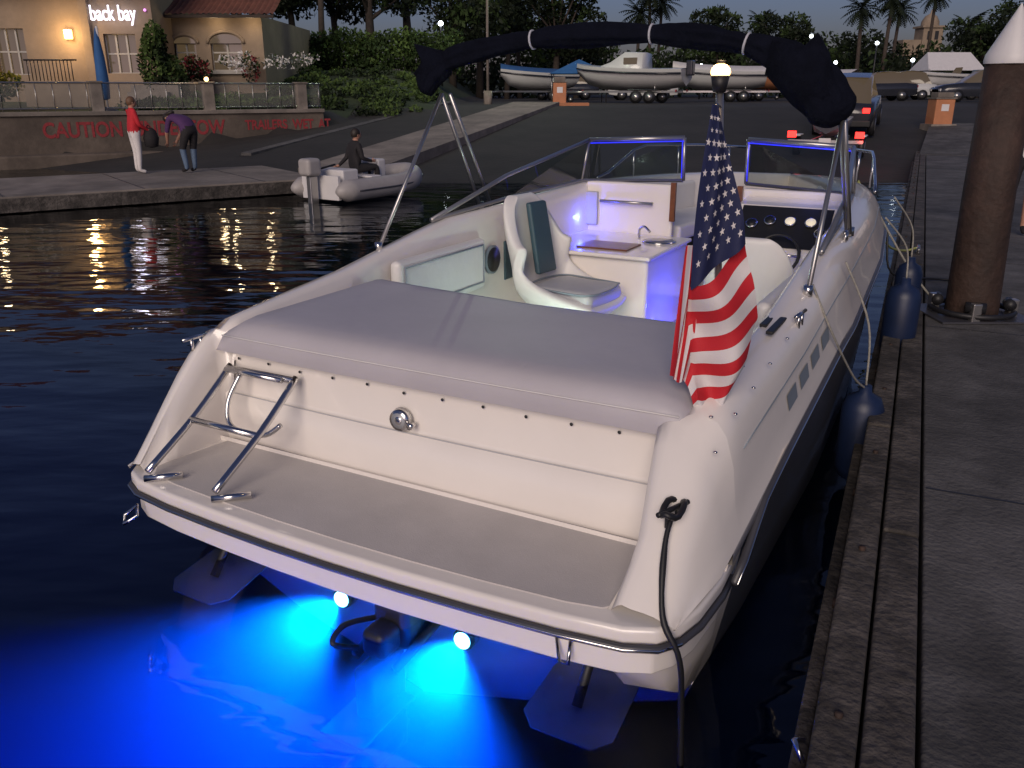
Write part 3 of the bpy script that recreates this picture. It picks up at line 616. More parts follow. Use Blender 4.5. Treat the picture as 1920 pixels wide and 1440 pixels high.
slab('terrace',[(0,.33),(LW-.3,.33),(LW-.3,2.6),(0,2.6)],1.3,1.47,M['concrete2'],sw)
fe=empty('terrace_fence',sa+Vector((0,0,1.52)),math.atan2(dd.y,dd.x))
for i,x in enumerate(np.arange(.6,LW,.45)):
    cyl('picket',(x,.05,0),(x,.05,.78),.012,M['alu'],fe,6)
cyl('top_rail',(0,.05,.80),(LW,.05,.80),.022,M['alu'],fe);cyl('bottom_rail',(0,.05,.08),(LW,.05,.08),.018,M['alu'],fe)
gp=bpy.data.materials.new('fence_mesh');gp.use_nodes=True;nt=gp.node_tree;b_=nt.nodes['Principled BSDF'];b_.inputs['Base Color'].default_value=(.22,.22,.21,1);b_.inputs['Alpha'].default_value=.35;b_.inputs['Roughness'].default_value=.6
mesh('mesh_panel',[(0,.07,.09),(LW,.07,.09),(LW,.07,.79),(0,.07,.79)],[(0,1,2,3)],gp,fe)
for u_ in (55,262,450,606):
    k=(u_-960)/1600/.9457
    X=(24.4+16*.656)*k/(1-.656*k);p=Vector((X,Yw(X),1.5))
    e=empty('fence_pillar',p,math.atan2(dd.y,dd.x));box('shaft',-.16,.16,-.12,.2,0,.82,M['concrete2'],e,.01);box('cap',-.2,.2,-.16,.24,.82,.87,M['concrete2'],e,.01)
    if u_ in (55,450):
        sphere('globe',(0,.04,.94),.07,M['warmhot'],e);pointlight('pillar_lamp',(0,-.2,1.1),8,(1,.75,.45),.1,e)
# ---------------------------------------------------------------- restaurant
rs=empty('restaurant_building',(0,0,0))
def wallwith(name,x0,x1,y,z0,z1,ops,mat,th=.3,par=rs):
    xsx=sorted(set([x0,x1]+[a for o_ in ops for a in o_[:2]]));zsx=sorted(set([z0,z1]+[a for o_ in ops for a in o_[2:4]]))
    v=[];f=[]
    def quad(a,b,c,d): b0=len(v);v.extend([a,b,c,d]);f.append((b0,b0+1,b0+2,b0+3))
    for i in range(len(xsx)-1):
        for j in range(len(zsx)-1):
            cx=(xsx[i]+xsx[i+1])/2;cz=(zsx[j]+zsx[j+1])/2
            if any(o_[0]<cx<o_[1] and o_[2]<cz<o_[3] for o_ in ops): continue
            quad((xsx[i],y,zsx[j]),(xsx[i+1],y,zsx[j]),(xsx[i+1],y,zsx[j+1]),(xsx[i],y,zsx[j+1]))
    for a,b,c,d in ops:
        quad((a,y,c),(a,y,d),(a,y+th,d),(a,y+th,c));quad((b,y,c),(b,y+th,c),(b,y+th,d),(b,y,d));quad((a,y,d),(b,y,d),(b,y+th,d),(a,y+th,d));quad((a,y,c),(a,y+th,c),(b,y+th,c),(b,y,c))
    return mesh(name,v,f,mat,par)
def window(x0,x1,z0,z1,y,nx=2,nz=3):
    box('window_glass',x0,x1,y+.22,y+.25,z0,z1,M['glassD'],rs)
    for i in range(nx+1):
        x=x0+(x1-x0)*i/nx;box('window_mullion',x-.035,x+.035,y+.16,y+.215,z0,z1,M['frame'],rs)
    for i in range(nz+1):
        z=z0+(z1-z0)*i/nz;box('window_bar',x0,x1,y+.17,y+.205,z-.03,z+.03,M['frame'],rs)
Yr=38.
opsR=[(-12.5,-11.2,2.9,3.95),(-14.0,-13.1,2.9,3.95)]
wallwith('wing_wall',-15.0,-10.3,Yr,1.5,5.0,opsR,M['stucco'])
for a,b,c,d in opsR:
    window(a,b,c,d,Yr);cx=(a+b)/2;R_=(b-a)/2
    v=[(cx+R_*math.cos(t_),Yr-.012,d+R_*.55*math.sin(t_)) for t_ in np.linspace(0,math.pi,14)];mesh('arch_light',v,[tuple(range(14))[::-1]],M['glassD'],rs)
    tube('arch_surround',[(cx+(R_+.1)*math.cos(t_),Yr-.02,d+(R_*.55+.1)*math.sin(t_)) for t_ in np.linspace(0,math.pi,14)],.07,M['stucco'],rs,6)
    box('sill',a-.15,b+.15,Yr-.14,Yr-.002,c-.14,c,M['frame'],rs)
box('wing_side',-10.6,-10.3,Yr+.01,Yr+9,1.5,5.0,M['stucco'],rs)
def roof(name,x0,x1,y0,y1,z0,z1,back):
    rows=[];n_=int((x1-x0)/.11)
    for k in range(9):
        t_=k/8;rows.append([(x0+(x1-x0)*i/n_,y0+(y1-y0)*t_,z0+(z1-z0)*t_+(.06 if i%2 else 0)-(.03 if k%2 else 0)) for i in range(n_+1)])
    grid(name,rows,M['roof'],rs,smooth=False)
    box(name+'_eave',x0,x1,y0+.02,y0+.25,z0-.12,z0-.01,M['bark'],rs)
roof('wing_roof',-15.4,-9.6,Yr-.8,Yr+5,5.0,7.6,0)
Yl=36.
opsL=[(-16.0,-14.75,2.75,4.2),(-20.3,-19.1,2.7,4.4)]
wallwith('main_wall',-26,-14.0,Yl,1.4,5.9,opsL,M['stucco']);[window(a,b,c,d,Yl,3,2) for a,b,c,d in opsL]
box('main_side',-14.3,-14.0,Yl+.01,Yl+10,1.5,5.9,M['stucco'],rs)
roof('main_roof',-27,-13.4,Yl-.9,Yl+5,5.95,8.6,0)
box('porch_base',-18.6,-13.4,Yl-1.6,Yl-.01,1.4,2.45,M['stucco'],rs,.03)
for k in range(4): box('porch_step',-14.4,-12.6-.3*k,Yl-1.9-.35*k,Yl-1.6-.35*k-.003,1.4,2.3-.25*k,M['concrete2'],rs)
for x in np.arange(-18.4,-16.6,.14): cyl('porch_baluster',(x,Yl-1.45,2.45),(x,Yl-1.45,3.2),.018,M['black'],rs,6)
cyl('porch_rail',(-18.5,Yl-1.45,3.2),(-16.5,Yl-1.45,3.2),.03,M['black'],rs)
box('pilaster',-16.75,-16.4,Yl-.18,Yl-.003,2.45,5.6,M['stucco'],rs,.02)
box('wall_lantern',-17.4,-17.15,Yl-.28,Yl-.05,4.0,4.35,M['warmhot'],rs,.03);pointlight('lantern_lamp',(-17.25,Yl-.75,4.15),110,(1,.62,.25),.15,rs)
text('sign_lettering','back bay',.80,(-16.35,Yl-.12,4.68),(math.pi/2,0,0),M['signE'],rs,ext=.03,bold=.0,sx=.64)
tube('sign_mark',spline([(-16.75,Yl-.1,5.25),(-16.6,Yl-.1,5.0),(-16.45,Yl-.1,5.15),(-16.55,Yl-.1,5.35)]),.03,M['signE'],rs);pointlight('sign_lamp',(-15.4,Yl-.7,4.9),10,(.8,.75,1),.2,rs)
sphere('sign_dot',(-14.2,Yl-.1,5.05),.05,M['signP'],rs)
for x in (-13.0,-11.5): pointlight('eave_lamp',(x+.9,Yr-.5,4.7),12,(1,.75,.45),.1,rs)
um=empty('patio_umbrella',(-12.75,28.3,1.47))
cyl('pole',(0,0,0),(0,0,2.5),.03,M['white'],um);lathe('canopy',[(.05,.35),(.15,.4),(.18,.9),(.15,1.6),(.09,2.1),(.02,2.45)],(-.04,0,0),M['blueT'],um,12);lathe('base',[(.3,0),(.3,.06),(.05,.1)],(0,0,0),M['strip'],um)
# ---------------------------------------------------------------- planting
GL=[M['leafD'],M['leafM'],M['leafL']];GD=[M['leafD'],M['leafD'],M['leafM']]
bl=[(x,47+.3*math.sin(x),3.95+.12*math.sin(x*2),.6,.9,1.1) for x in np.arange(-11.0,-2.9,.35)]
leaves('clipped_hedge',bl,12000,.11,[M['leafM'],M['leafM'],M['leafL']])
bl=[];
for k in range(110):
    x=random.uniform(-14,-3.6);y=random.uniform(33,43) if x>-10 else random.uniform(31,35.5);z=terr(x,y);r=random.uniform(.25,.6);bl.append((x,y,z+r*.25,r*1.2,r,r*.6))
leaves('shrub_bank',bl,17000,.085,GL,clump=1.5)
bl=[(random.uniform(-11.6,-7.2),random.uniform(36.5,38),3.15+random.uniform(-.15,.3),.35,.3,.22) for k in range(16)]
leaves('white_flowers',bl,700,.07,[M['flowW'],M['leafM'],M['flowW']],clump=.4)
bl=[(-13.2+.15*k,36.9,2.9+.1*math.sin(k),.3,.3,.5) for k in range(6)]+[(-10.7,37.2,3.0,.4,.4,.6)]
leaves('red_flower_shrub',bl,900,.08,[M['leafD'],M['flowR'],M['leafM']],clump=.4)
bl=[(-19.5+.4*k,31.2-.0*k,2.1+.25*math.sin(k*1.7),.6,.5,.45) for k in range(-4,6)]
leaves('yellow_shrub',bl,3200,.09,[M['leafM'],M['leafY'],M['leafY']],clump=.8)
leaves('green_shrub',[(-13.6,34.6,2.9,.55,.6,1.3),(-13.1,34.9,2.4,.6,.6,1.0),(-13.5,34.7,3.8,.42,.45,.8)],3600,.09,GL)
def tree(x,y,z,h,r,mats,n=2600,ls=.2,name='broadleaf_tree'):
    e=empty(name,(x,y,z))
    lean=random.uniform(-.3,.3)
    tube('trunk',[(0,0,-.3),(lean*.3,0,h*.25),(lean,0,h*.55)],[h*.035,h*.028,h*.016],M['bark'],e,8)
    bl=[]
    for k in range(9):
        a=random.uniform(0,6.28);q=random.uniform(.2,1)*r;zz_=h*random.uniform(.45,.95);p=(lean+q*math.cos(a),q*math.sin(a)*.8,zz_)
        tube('limb',[(lean*.6,0,h*random.uniform(.3,.5)),p],[h*.013,h*.004],M['bark'],e,5)
        s=r*random.uniform(.3,.55);bl.append((*p,s*1.15,s,s*.75))
    leaves('crown',bl,n,ls,mats,e,clump=1.8);return e
def palm(x,y,z,h,r,fan=False,name='palm_tree'):
    e=empty(name,(x,y,z));lx=random.uniform(-.4,.4)
    tube('trunk',[(0,0,-.4),(lx*.3,0,h*.4),(lx,0,h)],[.24,.17,.14],M['bark'],e,8)
    v=[];f=[]
    for k in range(30):
        a=k*2.399;el=1.15-1.9*(k/30);
        L_=r*random.uniform(.8,1.1);prev=Vector((lx,0,h));d=Vector((math.cos(a)*math.cos(el),math.sin(a)*math.cos(el),math.sin(el)))
        side=Vector((-math.sin(a),math.cos(a),0));
        for q in range(9):
            nxt=prev+d*L_/9;d=(d+Vector((0,0,-.13))).normalized()
            w1=L_*.30*math.sin((q+1)/10*math.pi)*(.8 if not fan else 1.1)
            for s in (-1,1):
                b0=len(v);tipp=(prev+nxt)/2+side*s*w1+d*w1*.6+Vector((0,0,-w1*.35));v+= [prev,nxt,tipp];f.append((b0,b0+1,b0+2))
            b0=len(v);v+=[prev-side*.02,prev+side*.02,nxt];f.append((b0,b0+1,b0+2));prev=nxt
    mesh('fronds',v,f,M['leafD'],e);return e
bl=[]
for k in range(170):
    u=random.uniform(820,2050);top=np.interp(u,[820,1000,1060,1130,1250,1400,1500,1580,1700,1800,1920,2050],[20,45,25,80,88,62,70,50,85,72,55,40])
    y=random.uniform(80,98);X=(u-960)/1600*y*.95;v_=top+random.uniform(0,55);zt=2.1+(170-v_)/1600*y*.93
    s=random.uniform(.8,2.1);bl.append((X,y,zt-s*.7,s*1.3,s,s*.75))
for k in range(90):
    u=random.uniform(820,2100);y=random.uniform(76,90);X=(u-960)/1600*y*.95;bl.append((X,y,2.6+random.uniform(0,1.6),2.6,1.5,1.5))
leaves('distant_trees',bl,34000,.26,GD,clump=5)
for u,y,h,r,mt in ((560,60,9,3.2,GD),(640,66,9.5,3.4,GD),(700,58,10,3.3,GD),(770,62,10.5,3.6,GD),(850,64,8.5,3.3,GD),(900,70,9.5,3.6,GD),(1040,72,9.2,3.0,GD),(1080,74,7.6,2.6,GD),(1340,82,7.4,2.6,GD),(1470,84,7.2,3,GD),(500,56,9,3.2,GD),(1830,78,7.4,3.4,GD),(1900,74,7.8,3.4,GD),(420,58,10,3,GD),(300,58,11,3,GD)):
    tree((u-960)/1600*y*.95,y,terr((u-960)/1600*y*.95,y),h,r,mt,3400,.18)
for u,y,h,r in ((950,68,7.6,1.9),(975,74,7.8,1.9),(1190,92,9.3,2.3),(1215,92,11.3,2.4),(1228,96,10.6,2.2),(1600,76,8.4,1.9),(1645,76,9.2,1.9),(1660,84,8.9,2.0),(1725,88,10.6,1.9),(610,52,8.2,2.),(1800,82,7.2,2.4),(1420,90,8.2,2.1)):
    X=(u-960)/1600*y*.95;palm(X,y,terr(X,y),h-1.5,r)
lp=empty('light_pole',((915-960)/1600*42*.95,42,1.6));cyl('mast',(0,0,0),(0,0,7.5),.07,M['concrete2'],lp,r2=.045);cyl('base',(0,0,-.2),(0,0,.5),.2,M['concrete2'],lp);cyl('arm',(0,0,7.4),(.9,0,7.5),.03,M['concrete2'],lp);box('lamp_head',.7,1.2,-.12,.12,7.42,7.52,M['cool'],lp)
pointlight('pole_lamp',(.95,0,7.2),700,(.85,1,.7),.1,lp)
tw=empty('church_tower',((1722-960)/1600*150*.95,150,3.5))
box('shaft',-1.6,1.6,-1.6,1.6,0,8.2,M['stucco'],tw);box('cornice',-1.9,1.9,-1.9,1.9,8.2,8.5,M['stucco'],tw);lathe('dome',[(1.4,8.5),(1.35,9.2),(.9,10),(.2,10.4),(.05,11)],(0,0,0),M['stucco'],tw,16);box('nave',-4.5,-1.62,-1.3,1.4,0,6.4,M['stucco'],tw)
for x in (-.6,.6): box('belfry_opening',x-.3,x+.3,-1.63,-1.605,6.4,7.7,M['black'],tw)
def lampost(u,y,v):
    X=(u-960)/1600*y*.95;z=2.1+(170-v)/1600*y*.93;e=empty('street_lamp',(X,y,1.5));cyl('post',(0,0,0),(0,0,z-1.5),.06,M['black'],e);sphere('globe',(0,0,z-1.4),.14,M['cool'],e,n=8)
for a in ((1508,70,76),(1558,74,122),(1630,72,88),(830,52,55),(1700,70,118),(1310,66,128)): lampost(*a)
# ---------------------------------------------------------------- vehicles and boats ashore
def wheel(x,y,r,wd,par,z=None):
    z=r if z is None else z
    cyl('tyre',(x-wd/2,y,z),(x+wd/2,y,z),r,M['black'],par,18);cyl('rim',(x-wd/2-.01,y,z),(x+wd/2+.01,y,z),r*.6,M['alu'],par,12)
def car(x,y,z,rz,mat,name='parked_car',lights=False,hgt=1):
    e=empty(name,(x,y,z),rz)
    st=[(-2.3,.55,.75,.80),(-2.25,.35,.98,.86),(-1.6,.3,1.05,.9),(-.6,.3,1.02,.92),(.9,.3,1.0,.92),(1.9,.32,.88,.88),(2.25,.38,.75,.8),(2.3,.5,.65,.7)]
    rows=[[(-w_*.92,yy,a),(-w_,yy,(a+b)/2),(-w_*.95,yy,b),(0,yy,b+.04),(w_*.95,yy,b),(w_,yy,(a+b)/2),(w_*.92,yy,a),(-w_*.92,yy,a)] for yy,a,b,w_ in st]
    o=grid('body',rows,mat,e);mesh('tail_panel',rows[0][:-1],[tuple(range(7))],mat,e)
    cab=[(-1.95,1.03,.80),(-1.5,1.5*hgt,.68),(-.6,1.56*hgt,.68),(.1,1.5*hgt,.66),(.95,1.0,.78)]
    rows=[[(-w_,yy,1.0),(-w_*.96,yy,max(1.02,b-.06)),(0,yy,b),(w_*.96,yy,max(1.02,b-.06)),(w_,yy,1.0)] for yy,b,w_ in cab]
    grid('cabin_glass',rows,M['glassD'],e);grid('roof_panel',[[(-w_*.9,yy,b+.012),(0,yy,b+.03),(w_*.9,yy,b+.012)] for yy,b,w_ in cab[1:4]],mat,e)
    for s in (-.82,.82):
        for yy in (-1.4,1.4): wheel(s,yy,.33,.2,e)
        box('tail_lamp',s*.82-.1,s*.82+.1,-2.33,-2.28,.78,.92,M['lensR'] if lights else M['redpaint'],e);box('headlamp',s*.78-.12,s*.78+.12,2.26,2.31,.58,.7,M['white'],e)
    box('bumper',-.82,.82,-2.38,-2.29,.38,.55,M['black'],e,.02);box('plate',-.2,.2,-2.40,-2.381,.56,.68,M['white'],e)
    return e
def trailerboat(x,y,z,rz,L_=5.5,mat=None,cover=None,name='trailered_boat',cabin=False):
    mat=mat or M['carW'];e=empty(name,(x,y,z),rz);k=L_/5.5
    st=[(-2.7,1.0,.95,1.6),(-1.5,1.08,.75,1.6),(0,1.1,.72,1.65),(1.2,.95,.8,1.72),(2.1,.6,1.05,1.8),(2.7,.05,1.65,1.88)]
    rows=[[(-w_,yy*k,zt),(-w_*.85,yy*k,(zk+zt)/2-.1),(0,yy*k,zk-.15),(w_*.85,yy*k,(zk+zt)/2-.1),(w_,yy*k,zt)] for yy,w_,zk,zt in st]
    grid('hull',rows,mat,e);mesh('transom',rows[0],[(0,1,2,3,4)],mat,e)
    grid('deck',[[(-w_,yy*k,zt),(0,yy*k,zt+(.3 if cover else .06)),(w_,yy*k,zt)] for yy,w_,zk,zt in st],cover or mat,e)
    tube('hull_band',[(w_*1.01,yy*k,zt-.2) for yy,w_,zk,zt in st],.05,M['carD'],e,6);tube('hull_band.001',[(-w_*1.01,yy*k,zt-.2) for yy,w_,zk,zt in st],.05,M['carD'],e,6)
    if cabin:
        rr=[(-.9,.85,1.6,1.62),(-.85,.8,1.6,2.35),(.1,.78,1.6,2.4),(.9,.6,1.65,1.95),(1.5,.4,1.7,1.78)]
        grid('cabin',[[(-w_,yy,a),(-w_*.85,yy,b),(0,yy,b+.05),(w_*.85,yy,b),(w_,yy,a)] for yy,w_,a,b in rr],mat,e)
        box('cabin_window',-.79,.79,-.6,.1,1.85,2.15,M['glassD'],e)
    elif not cover:
        mesh('windshield',[(-.85,.2,1.65),(.85,.2,1.65),(.6,.0,2.1),(-.6,.0,2.1)],[(0,1,2,3)],M['glassD'],e)
        box('cockpit_seat',-.6,.6,-1.6,-1.1,1.6,1.95,M['vinylg'],e,.05)
    if not cover: box('engine_cowl',-.25,.25,-3.0*k,-2.7*k,1.3,2.0,M['carD'],e,.06)
    for s in (-1,1):
        box('frame_rail',s*.6-.04,s*.6+.04,-2.6,2.4,.5,.6,M['alu'],e);wheel(s*1.0,-.7,.3,.18,e);wheel(s*1.0,-1.4,.3,.18,e);box('mudguard',s*1.0-.12,s*1.0+.12,-1.8,-.3,.63,.67,M['carD'],e,.02);box('tail_lamp',s*.9-.08,s*.9+.08,-2.75,-2.7,.55,.65,M['redpaint'],e)
        cyl('bunk_post',(s*.5,-1.5,.6),(s*.5,-1.5,.85),.04,M['alu'],e)
    cyl('tongue',(0,2.3,.55),(0,3.6,.5),.05,M['alu'],e);wheel(0,3.3,.15,.08,e)
    return e
trailerboat(6.0,46,1.5,math.radians(62),6.0,cabin=True)
trailerboat(11.6,51,1.5,math.radians(80),5.2,cover=M['cWhite']);trailerboat(15.6,55,1.5,math.radians(-95),5.0,mat=M['orange'],cover=M['orange'])
trailerboat(1.6,57,1.5,math.radians(110),5.0,cover=M['blueT']);trailerboat(30.5,62,1.5,math.radians(85),6.5);trailerboat(36,60,1.5,math.radians(95),6)
trailerboat(20.5,60,1.5,math.radians(40),5.0,cover=M['cWhite'])
car(22.5,56,1.5,math.radians(88),M['carD'],hgt=1.1);car(26.5,62,1.5,math.radians(80),M['carW'],hgt=1.2);car(8.6,60,1.5,math.radians(92),M['carW'],hgt=1.2);car(3.6,62,1.5,math.radians(90),M['carD']);car(25.8,50,1.5,math.radians(86),M['carD'],hgt=1.1)
car(33,56,1.5,math.radians(88),M['carD'])
cn=empty('blue_canopy',(3.6,49,1.5))
for x,y in ((-1.4,-1.2),(1.4,-1.2),(-1.4,1.2),(1.4,1.2)): cyl('leg',(x,y,0),(x,y,1.5),.03,M['alu'],cn)
mesh('top',[(-1.6,-1.4,1.45),(1.6,-1.4,1.45),(1.6,1.4,1.45),(-1.6,1.4,1.45),(0,0,2.2)],[(0,1,4),(1,2,4),(2,3,4),(3,0,4)],M['blueT'],cn)
te=empty('white_tent',(32.5,68,1.5))
for x,y in ((-2,-1.6),(2,-1.6),(-2,1.6),(2,1.6)): cyl('leg',(x,y,0),(x,y,2.1),.04,M['alu'],te)
mesh('top',[(-2.1,-1.7,2.0),(2.1,-1.7,2.0),(2.1,1.7,2.0),(-2.1,1.7,2.0),(-1.6,0,3.3),(1.6,0,3.3)],[(0,1,5,4),(1,2,5),(2,3,4,5),(3,0,4)],M['white'],te)
tz=math.atan2(-.42,.9)
jx,jy=8.95,24.9
j=empty('watercraft_trailer',(jx,jy,terr(jx,jy)-.03),tz)
st=[(-1.5,.35,.75,.9),(-.6,.5,.62,1.0),(.5,.5,.62,1.05),(1.2,.3,.75,1.0),(1.6,.03,.95,1.0)]
rows=[[(-w_,y,zt),(-w_*.8,y,zk+.05),(0,y,zk-.1),(w_*.8,y,zk+.05),(w_,y,zt)] for y,w_,zk,zt in st];grid('watercraft_hull',rows,M['carW'],j);grid('watercraft_deck',[[(-w_,y,zt),(-w_*.35,y,zt+.05),(0,y,zt+.08),(w_*.35,y,zt+.05),(w_,y,zt)] for y,w_,zk,zt in st],M['carW'],j);mesh('stern_panel',rows[0],[(0,1,2,3,4)],M['carD'],j)
box('watercraft_seat',-.18,.18,-1.2,.2,.95,1.25,M['carD'],j,.08);v=[(-.3,.2,1.0),(.3,.2,1.0),(.25,1.2,1.0),(-.25,1.2,1.0),(-.18,.25,1.4),(.18,.25,1.4),(.08,.7,1.3),(-.08,.7,1.3)];mesh('watercraft_cowl',v,[(0,1,5,4),(4,5,6,7),(1,2,6,5),(2,3,7,6),(3,0,4,7)],M['carW'],j);cyl('handlebar',(-.35,.2,1.42),(.35,.2,1.42),.03,M['black'],j)
for s in (-1,1):
    wheel(s*.85,-.3,.26,.16,j);box('mudguard',s*.85-.11,s*.85+.11,-.65,.05,.55,.59,M['white'],j,.02);box('tail_lamp',s*.85-.11,s*.85+.11,-1.62,-1.56,.56,.72,M['lensR'],j);box('frame_rail',s*.35-.03,s*.35+.03,-1.5,1.6,.42,.5,M['alu'],j)
box('rear_beam',-.95,.95,-1.55,-1.48,.42,.5,M['alu'],j);cyl('tongue',(0,1.5,.45),(0,2.6,.45),.04,M['alu'],j);box('plate',-.15,.15,-1.59,-1.56,.42,.55,M['white'],j)
pointlight('tail_glow',(.9,-1.9,.5),3,(1,.05,.03),.05,j)
ca=car(jx+.42*5.2,jy+.9*5.2,terr(jx+2.2,jy+4.7)+.02,tz,M['carD'],'towing_car',True,1.15);ca.rotation_euler=(math.radians(5),0,tz)
# ---------------------------------------------------------------- dinghy
dg_=empty('inflatable_dinghy',(-3.15,18.3,0),-math.atan2(.55,.83))
pth=spline([(-.62,-1.35,.24),(-.62,-.6,.24),(-.62,.3,.25),(-.55,.9,.29),(-.3,1.3,.36),(0,1.42,.39),(.3,1.3,.36),(.55,.9,.29),(.62,.3,.25),(.62,-.6,.24),(.62,-1.35,.24)],5)
tube('tube_collar',pth,[.06]+[.13]+[.21]*(len(pth)-4)+[.13]+[.06],M['pvc'],dg_,16)
tube('rub_strake',[(p.x*1.33 if abs(p.x)>.1 else p.x,p.y+(.2 if p.y>1.2 else 0),p.z) for p in pth[3:-3]],.02,M['strip'],dg_,6)
box('floor',-.5,.5,-1.15,.9,.08,.14,M['vinylg'],dg_);box('transom',-.5,.5,-1.2,-1.12,.05,.52,M['white'],dg_,.01);box('thwart',-.6,.6,-.35,-.05,.42,.47,M['white'],dg_,.02)
box('seat_locker',-.45,.45,-1.0,-.55,.14,.62,M['white'],dg_,.04)
box('outboard_cowl',-.16,.16,-1.62,-1.25,.52,.86,M['pvc'],dg_,.08,4);box('outboard_leg',-.06,.06,-1.5,-1.3,-.4,.52,M['alu'],dg_,.02);cyl('tiller',(0,-1.3,.62),(.05,-.8,.7),.02,M['black'],dg_)
box('console',-.25,.25,.25,.5,.14,.75,M['white'],dg_,.05)
# ---------------------------------------------------------------- people
BONES=[('pelvis','spine','top'),('spine','chest','top'),('chest','neck','top'),('neck','head','skin'),
 ('chest','shL','top'),('shL','elL','sleeve'),('elL','wrL','fore'),('wrL','haL','skin'),('chest','shR','top'),('shR','elR','sleeve'),('elR','wrR','fore'),('wrR','haR','skin'),
 ('pelvis','hipL','pants'),('hipL','knL','pants'),('knL','anL','shin'),('anL','toL','shoe'),('pelvis','hipR','pants'),('hipR','knR','pants'),('knR','anR','shin'),('anR','toR','shoe')]
RAD=dict(pelvis=.13,spine=.115,chest=.125,neck=.052,head=.05,shL=.062,shR=.062,elL=.043,elR=.043,wrL=.028,wrR=.028,haL=.03,haR=.03,hipL=.095,hipR=.095,knL=.062,knR=.062,anL=.04,anR=.04,toL=.035,toR=.035)
def person(name,J,mats,loc,rz,hair='short',hairm='hairD',scale=1,wide=1):
    root=empty(name,loc,rz);root.scale=(scale,)*3
    names=list(RAD);v=[J[k] for k in names];ed=[(names.index(a),names.index(b)) for a,b,_ in BONES]
    me=bpy.data.meshes.new('b');me.from_pydata(v,ed,[]);ob=bpy.data.objects.new('tmp',me);COL.objects.link(ob)
    sk=ob.modifiers.new('s','SKIN');sk.use_smooth_shade=True;ss=ob.modifiers.new('ss','SUBSURF');ss.levels=2;ss.render_levels=2
    for i,k in enumerate(names):
        d=me.skin_vertices[0].data[i];r=RAD[k]*wide;d.radius=(r,r) if k not in('pelvis','spine','chest') else (r*1.2,r*.9);d.use_root=(k=='pelvis')
    bpy.context.view_layer.update();dg=bpy.context.evaluated_depsgraph_get();m2=bpy.data.meshes.new_from_object(ob.evaluated_get(dg));bpy.data.objects.remove(ob)
    keys=list(dict.fromkeys(list(mats.values())));m2.materials.clear();[m2.materials.append(M[k]) for k in keys]
    pe=Vector(J['pelvis']);up=(Vector(J['spine'])-pe).normalized()
    for p in m2.polygons:
        best=None
        for a,b,lab in BONES:
            A1=Vector(J[a]);B1=Vector(J[b]);dd_=B1-A1;t_=max(0,min(1,(p.center-A1).dot(dd_)/max(1e-6,dd_.dot(dd_))));ds=(p.center-(A1+dd_*t_)).length-(RAD[a]*(1-t_)+RAD[b]*t_)
            if best is None or ds<best[0]: best=(ds,lab)
        lab=best[1]
        if lab in('top','pants'): lab='top' if (p.center-pe).dot(up)>-.02 else 'pants'
        p.material_index=keys.index(mats[lab]);p.use_smooth=True
    link(bpy.data.objects.new('body',m2),root)
    hc=Vector(J['head']);d_=(hc-Vector(J['neck'])).normalized()
    he=bpy.data.objects.new('head',None);he.location=hc;he.rotation_euler=(-math.atan2(d_.y,d_.z),0,0);link(he,root)
    sphere('skull',(0,0.01,.05),.1,M['skin'],he,sx=.78,sy=.95,sz=1.18);sphere('nose',(0,.108,.035),.017,M['skin'],he,sz=1.4,n=6)
    for s in (-1,1): sphere('eye',(s*.033,.092,.06),.011,M['cDark'],he,n=6);sphere('ear',(s*.08,0,.045),.022,M['skin'],he,sx=.4,n=6)
    sphere('mouth',(0,.092,-.01),.02,M['cRed'],he,sy=.3,sz=.3,n=6)
    hm=M[hairm];sphere('hair',(0,-.015,.075),.105,hm,he,sx=.86,sy=.98,sz=1.05)
    if hair=='long': sphere('hair_fall',(0,-.06,-.02),.09,hm,he,sx=.9,sy=.6,sz=1.5)
    for S in 'LR':
        wr=Vector(J['wr'+S]);ha=Vector(J['ha'+S]);d=(ha-wr).normalized();sd=d.cross(Vector((0,1,0)));sd=sd.normalized() if sd.length>.1 else Vector((1,0,0))
        for k,(o_,l) in enumerate(((-.024,.058),(-.008,.072),(.008,.068),(.024,.052))):
            a=ha+sd*o_+d*.012;tube('finger',[a,a+d*l*.5,a+d*l*.9+Vector((0,.014,0))],[.009,.008,.006],M['skin'],root,6)
        a=wr+sd*-.03+d*.03;tube('thumb',[a,a-sd*.02+d*.03,a-sd*.025+d*.055],[.011,.009,.007],M['skin'],root,6)
    return root
stand=dict(pelvis=(0,0,.95),spine=(0,0,1.08),chest=(0,0,1.24),neck=(0,.01,1.43),head=(0,.02,1.50),
 shL=(.165,0,1.34),elL=(.23,-.02,1.07),wrL=(.22,.10,.84),haL=(.215,.13,.78),shR=(-.165,0,1.34),elR=(-.23,-.02,1.07),wrR=(-.21,.08,.83),haR=(-.20,.11,.77),
 hipL=(.09,0,.84),knL=(.10,.02,.48),anL=(.10,-.01,.08),toL=(.12,.13,.04),hipR=(-.09,0,.84),knR=(-.10,.02,.48),anR=(-.10,-.01,.08),toR=(-.12,.13,.04))
p1=dict(stand);p1.update(elR=(-.22,.06,1.08),wrR=(-.14,.26,.98),haR=(-.12,.32,.96),elL=(.22,.06,1.08),wrL=(.15,.26,.96),haL=(.13,.32,.93))
person('woman_in_red',p1,dict(top='cRed',sleeve='cRed',fore='cRed',skin='skin',pants='cWhite',shin='cWhite',shoe='cWhite'),(-8.55,20.1,.30),math.radians(-50),hairm='hairB',wide=1.15)
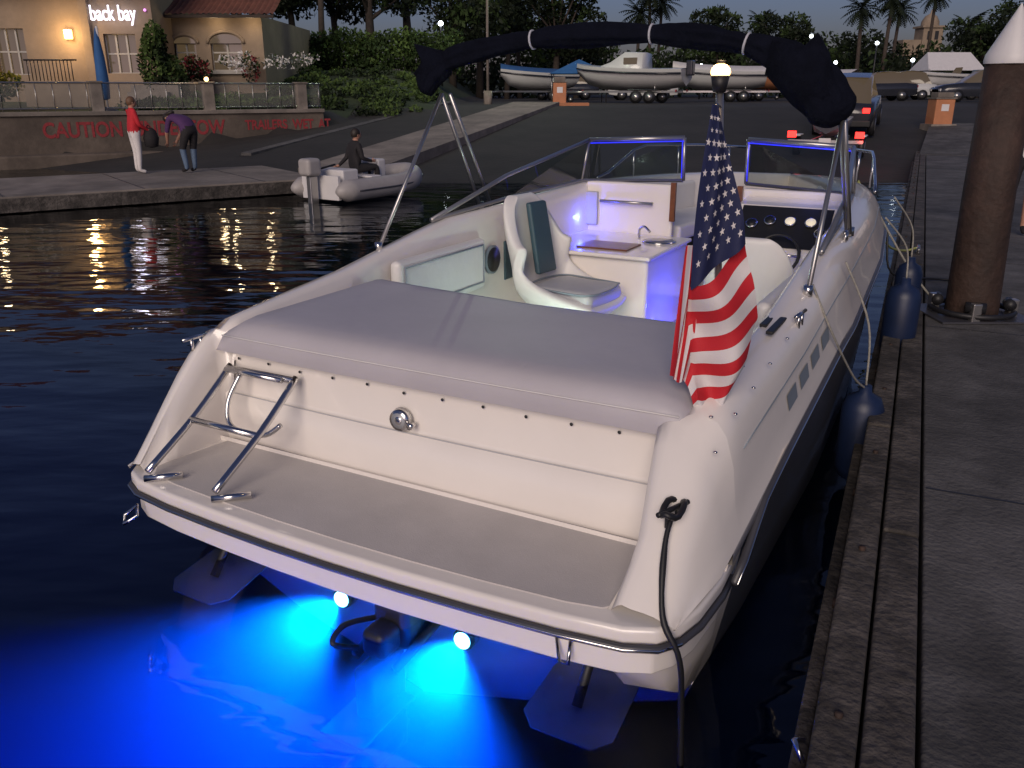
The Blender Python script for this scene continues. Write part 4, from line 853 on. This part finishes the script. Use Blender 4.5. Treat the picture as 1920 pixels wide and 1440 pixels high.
bag=empty('tote_bag',(-8.24,20.25,.30+.56));o=lathe('bag_body',[(.02,0),(.14,.03),(.17,.22),(.12,.38),(.05,.44)],(0,0,0),M['cDark'],bag,14);tube('bag_strap',spline([(-.08,0,.40),(-.04,0,.50),(.04,0,.40)]),.012,M['cDark'],bag,6)
p2=dict(stand);p2.update(pelvis=(0,-.10,.93),spine=(0,.02,1.04),chest=(0,.20,1.10),neck=(0,.38,1.12),head=(0,.45,1.09),shL=(.16,.29,1.08),shR=(-.16,.29,1.08),elL=(.19,.36,.82),elR=(-.19,.36,.82),wrL=(.12,.47,.62),wrR=(-.12,.47,.62),haL=(.1,.50,.56),haR=(-.1,.50,.56),hipL=(.09,-.1,.84),hipR=(-.09,-.1,.84),knL=(.10,-.02,.48),knR=(-.12,.04,.48))
person('woman_in_purple',p2,dict(top='cPurple',sleeve='cPurple',fore='skin',skin='skin',pants='cDark',shin='cJean',shoe='cDark'),(-7.45,20.35,.30),math.radians(60),hair='long',scale=1.12,wide=1.12)
p3=dict(stand);p3.update(pelvis=(0,0,.10),spine=(0,.01,.26),chest=(0,.03,.44),neck=(0,.05,.62),head=(0,.06,.69),shL=(.17,.02,.53),shR=(-.17,.02,.53),elL=(.24,.05,.28),elR=(-.24,-.04,.28),wrL=(.2,.28,.22),wrR=(-.24,-.24,.12),haL=(.18,.34,.22),haR=(-.24,-.3,.11),
 hipL=(.1,.04,.07),hipR=(-.1,.04,.07),knL=(.14,.44,.10),knR=(-.14,.44,.10),anL=(.13,.46,-.30),anR=(-.13,.46,-.30),toL=(.13,.58,-.33),toR=(-.13,.58,-.33))
person('man_in_dinghy',p3,dict(top='cDark',sleeve='cDark',fore='cDark',skin='skin',pants='cDark',shin='cDark',shoe='cDark'),(-3.25,18.15,.51),math.radians(-50),wide=1.12)
person('man_on_dock',stand,dict(top='cWhite',sleeve='cWhite',fore='skin',skin='skin',pants='cDark',shin='skin',shoe='cDark'),(6.08,10.4,.455),math.radians(150))
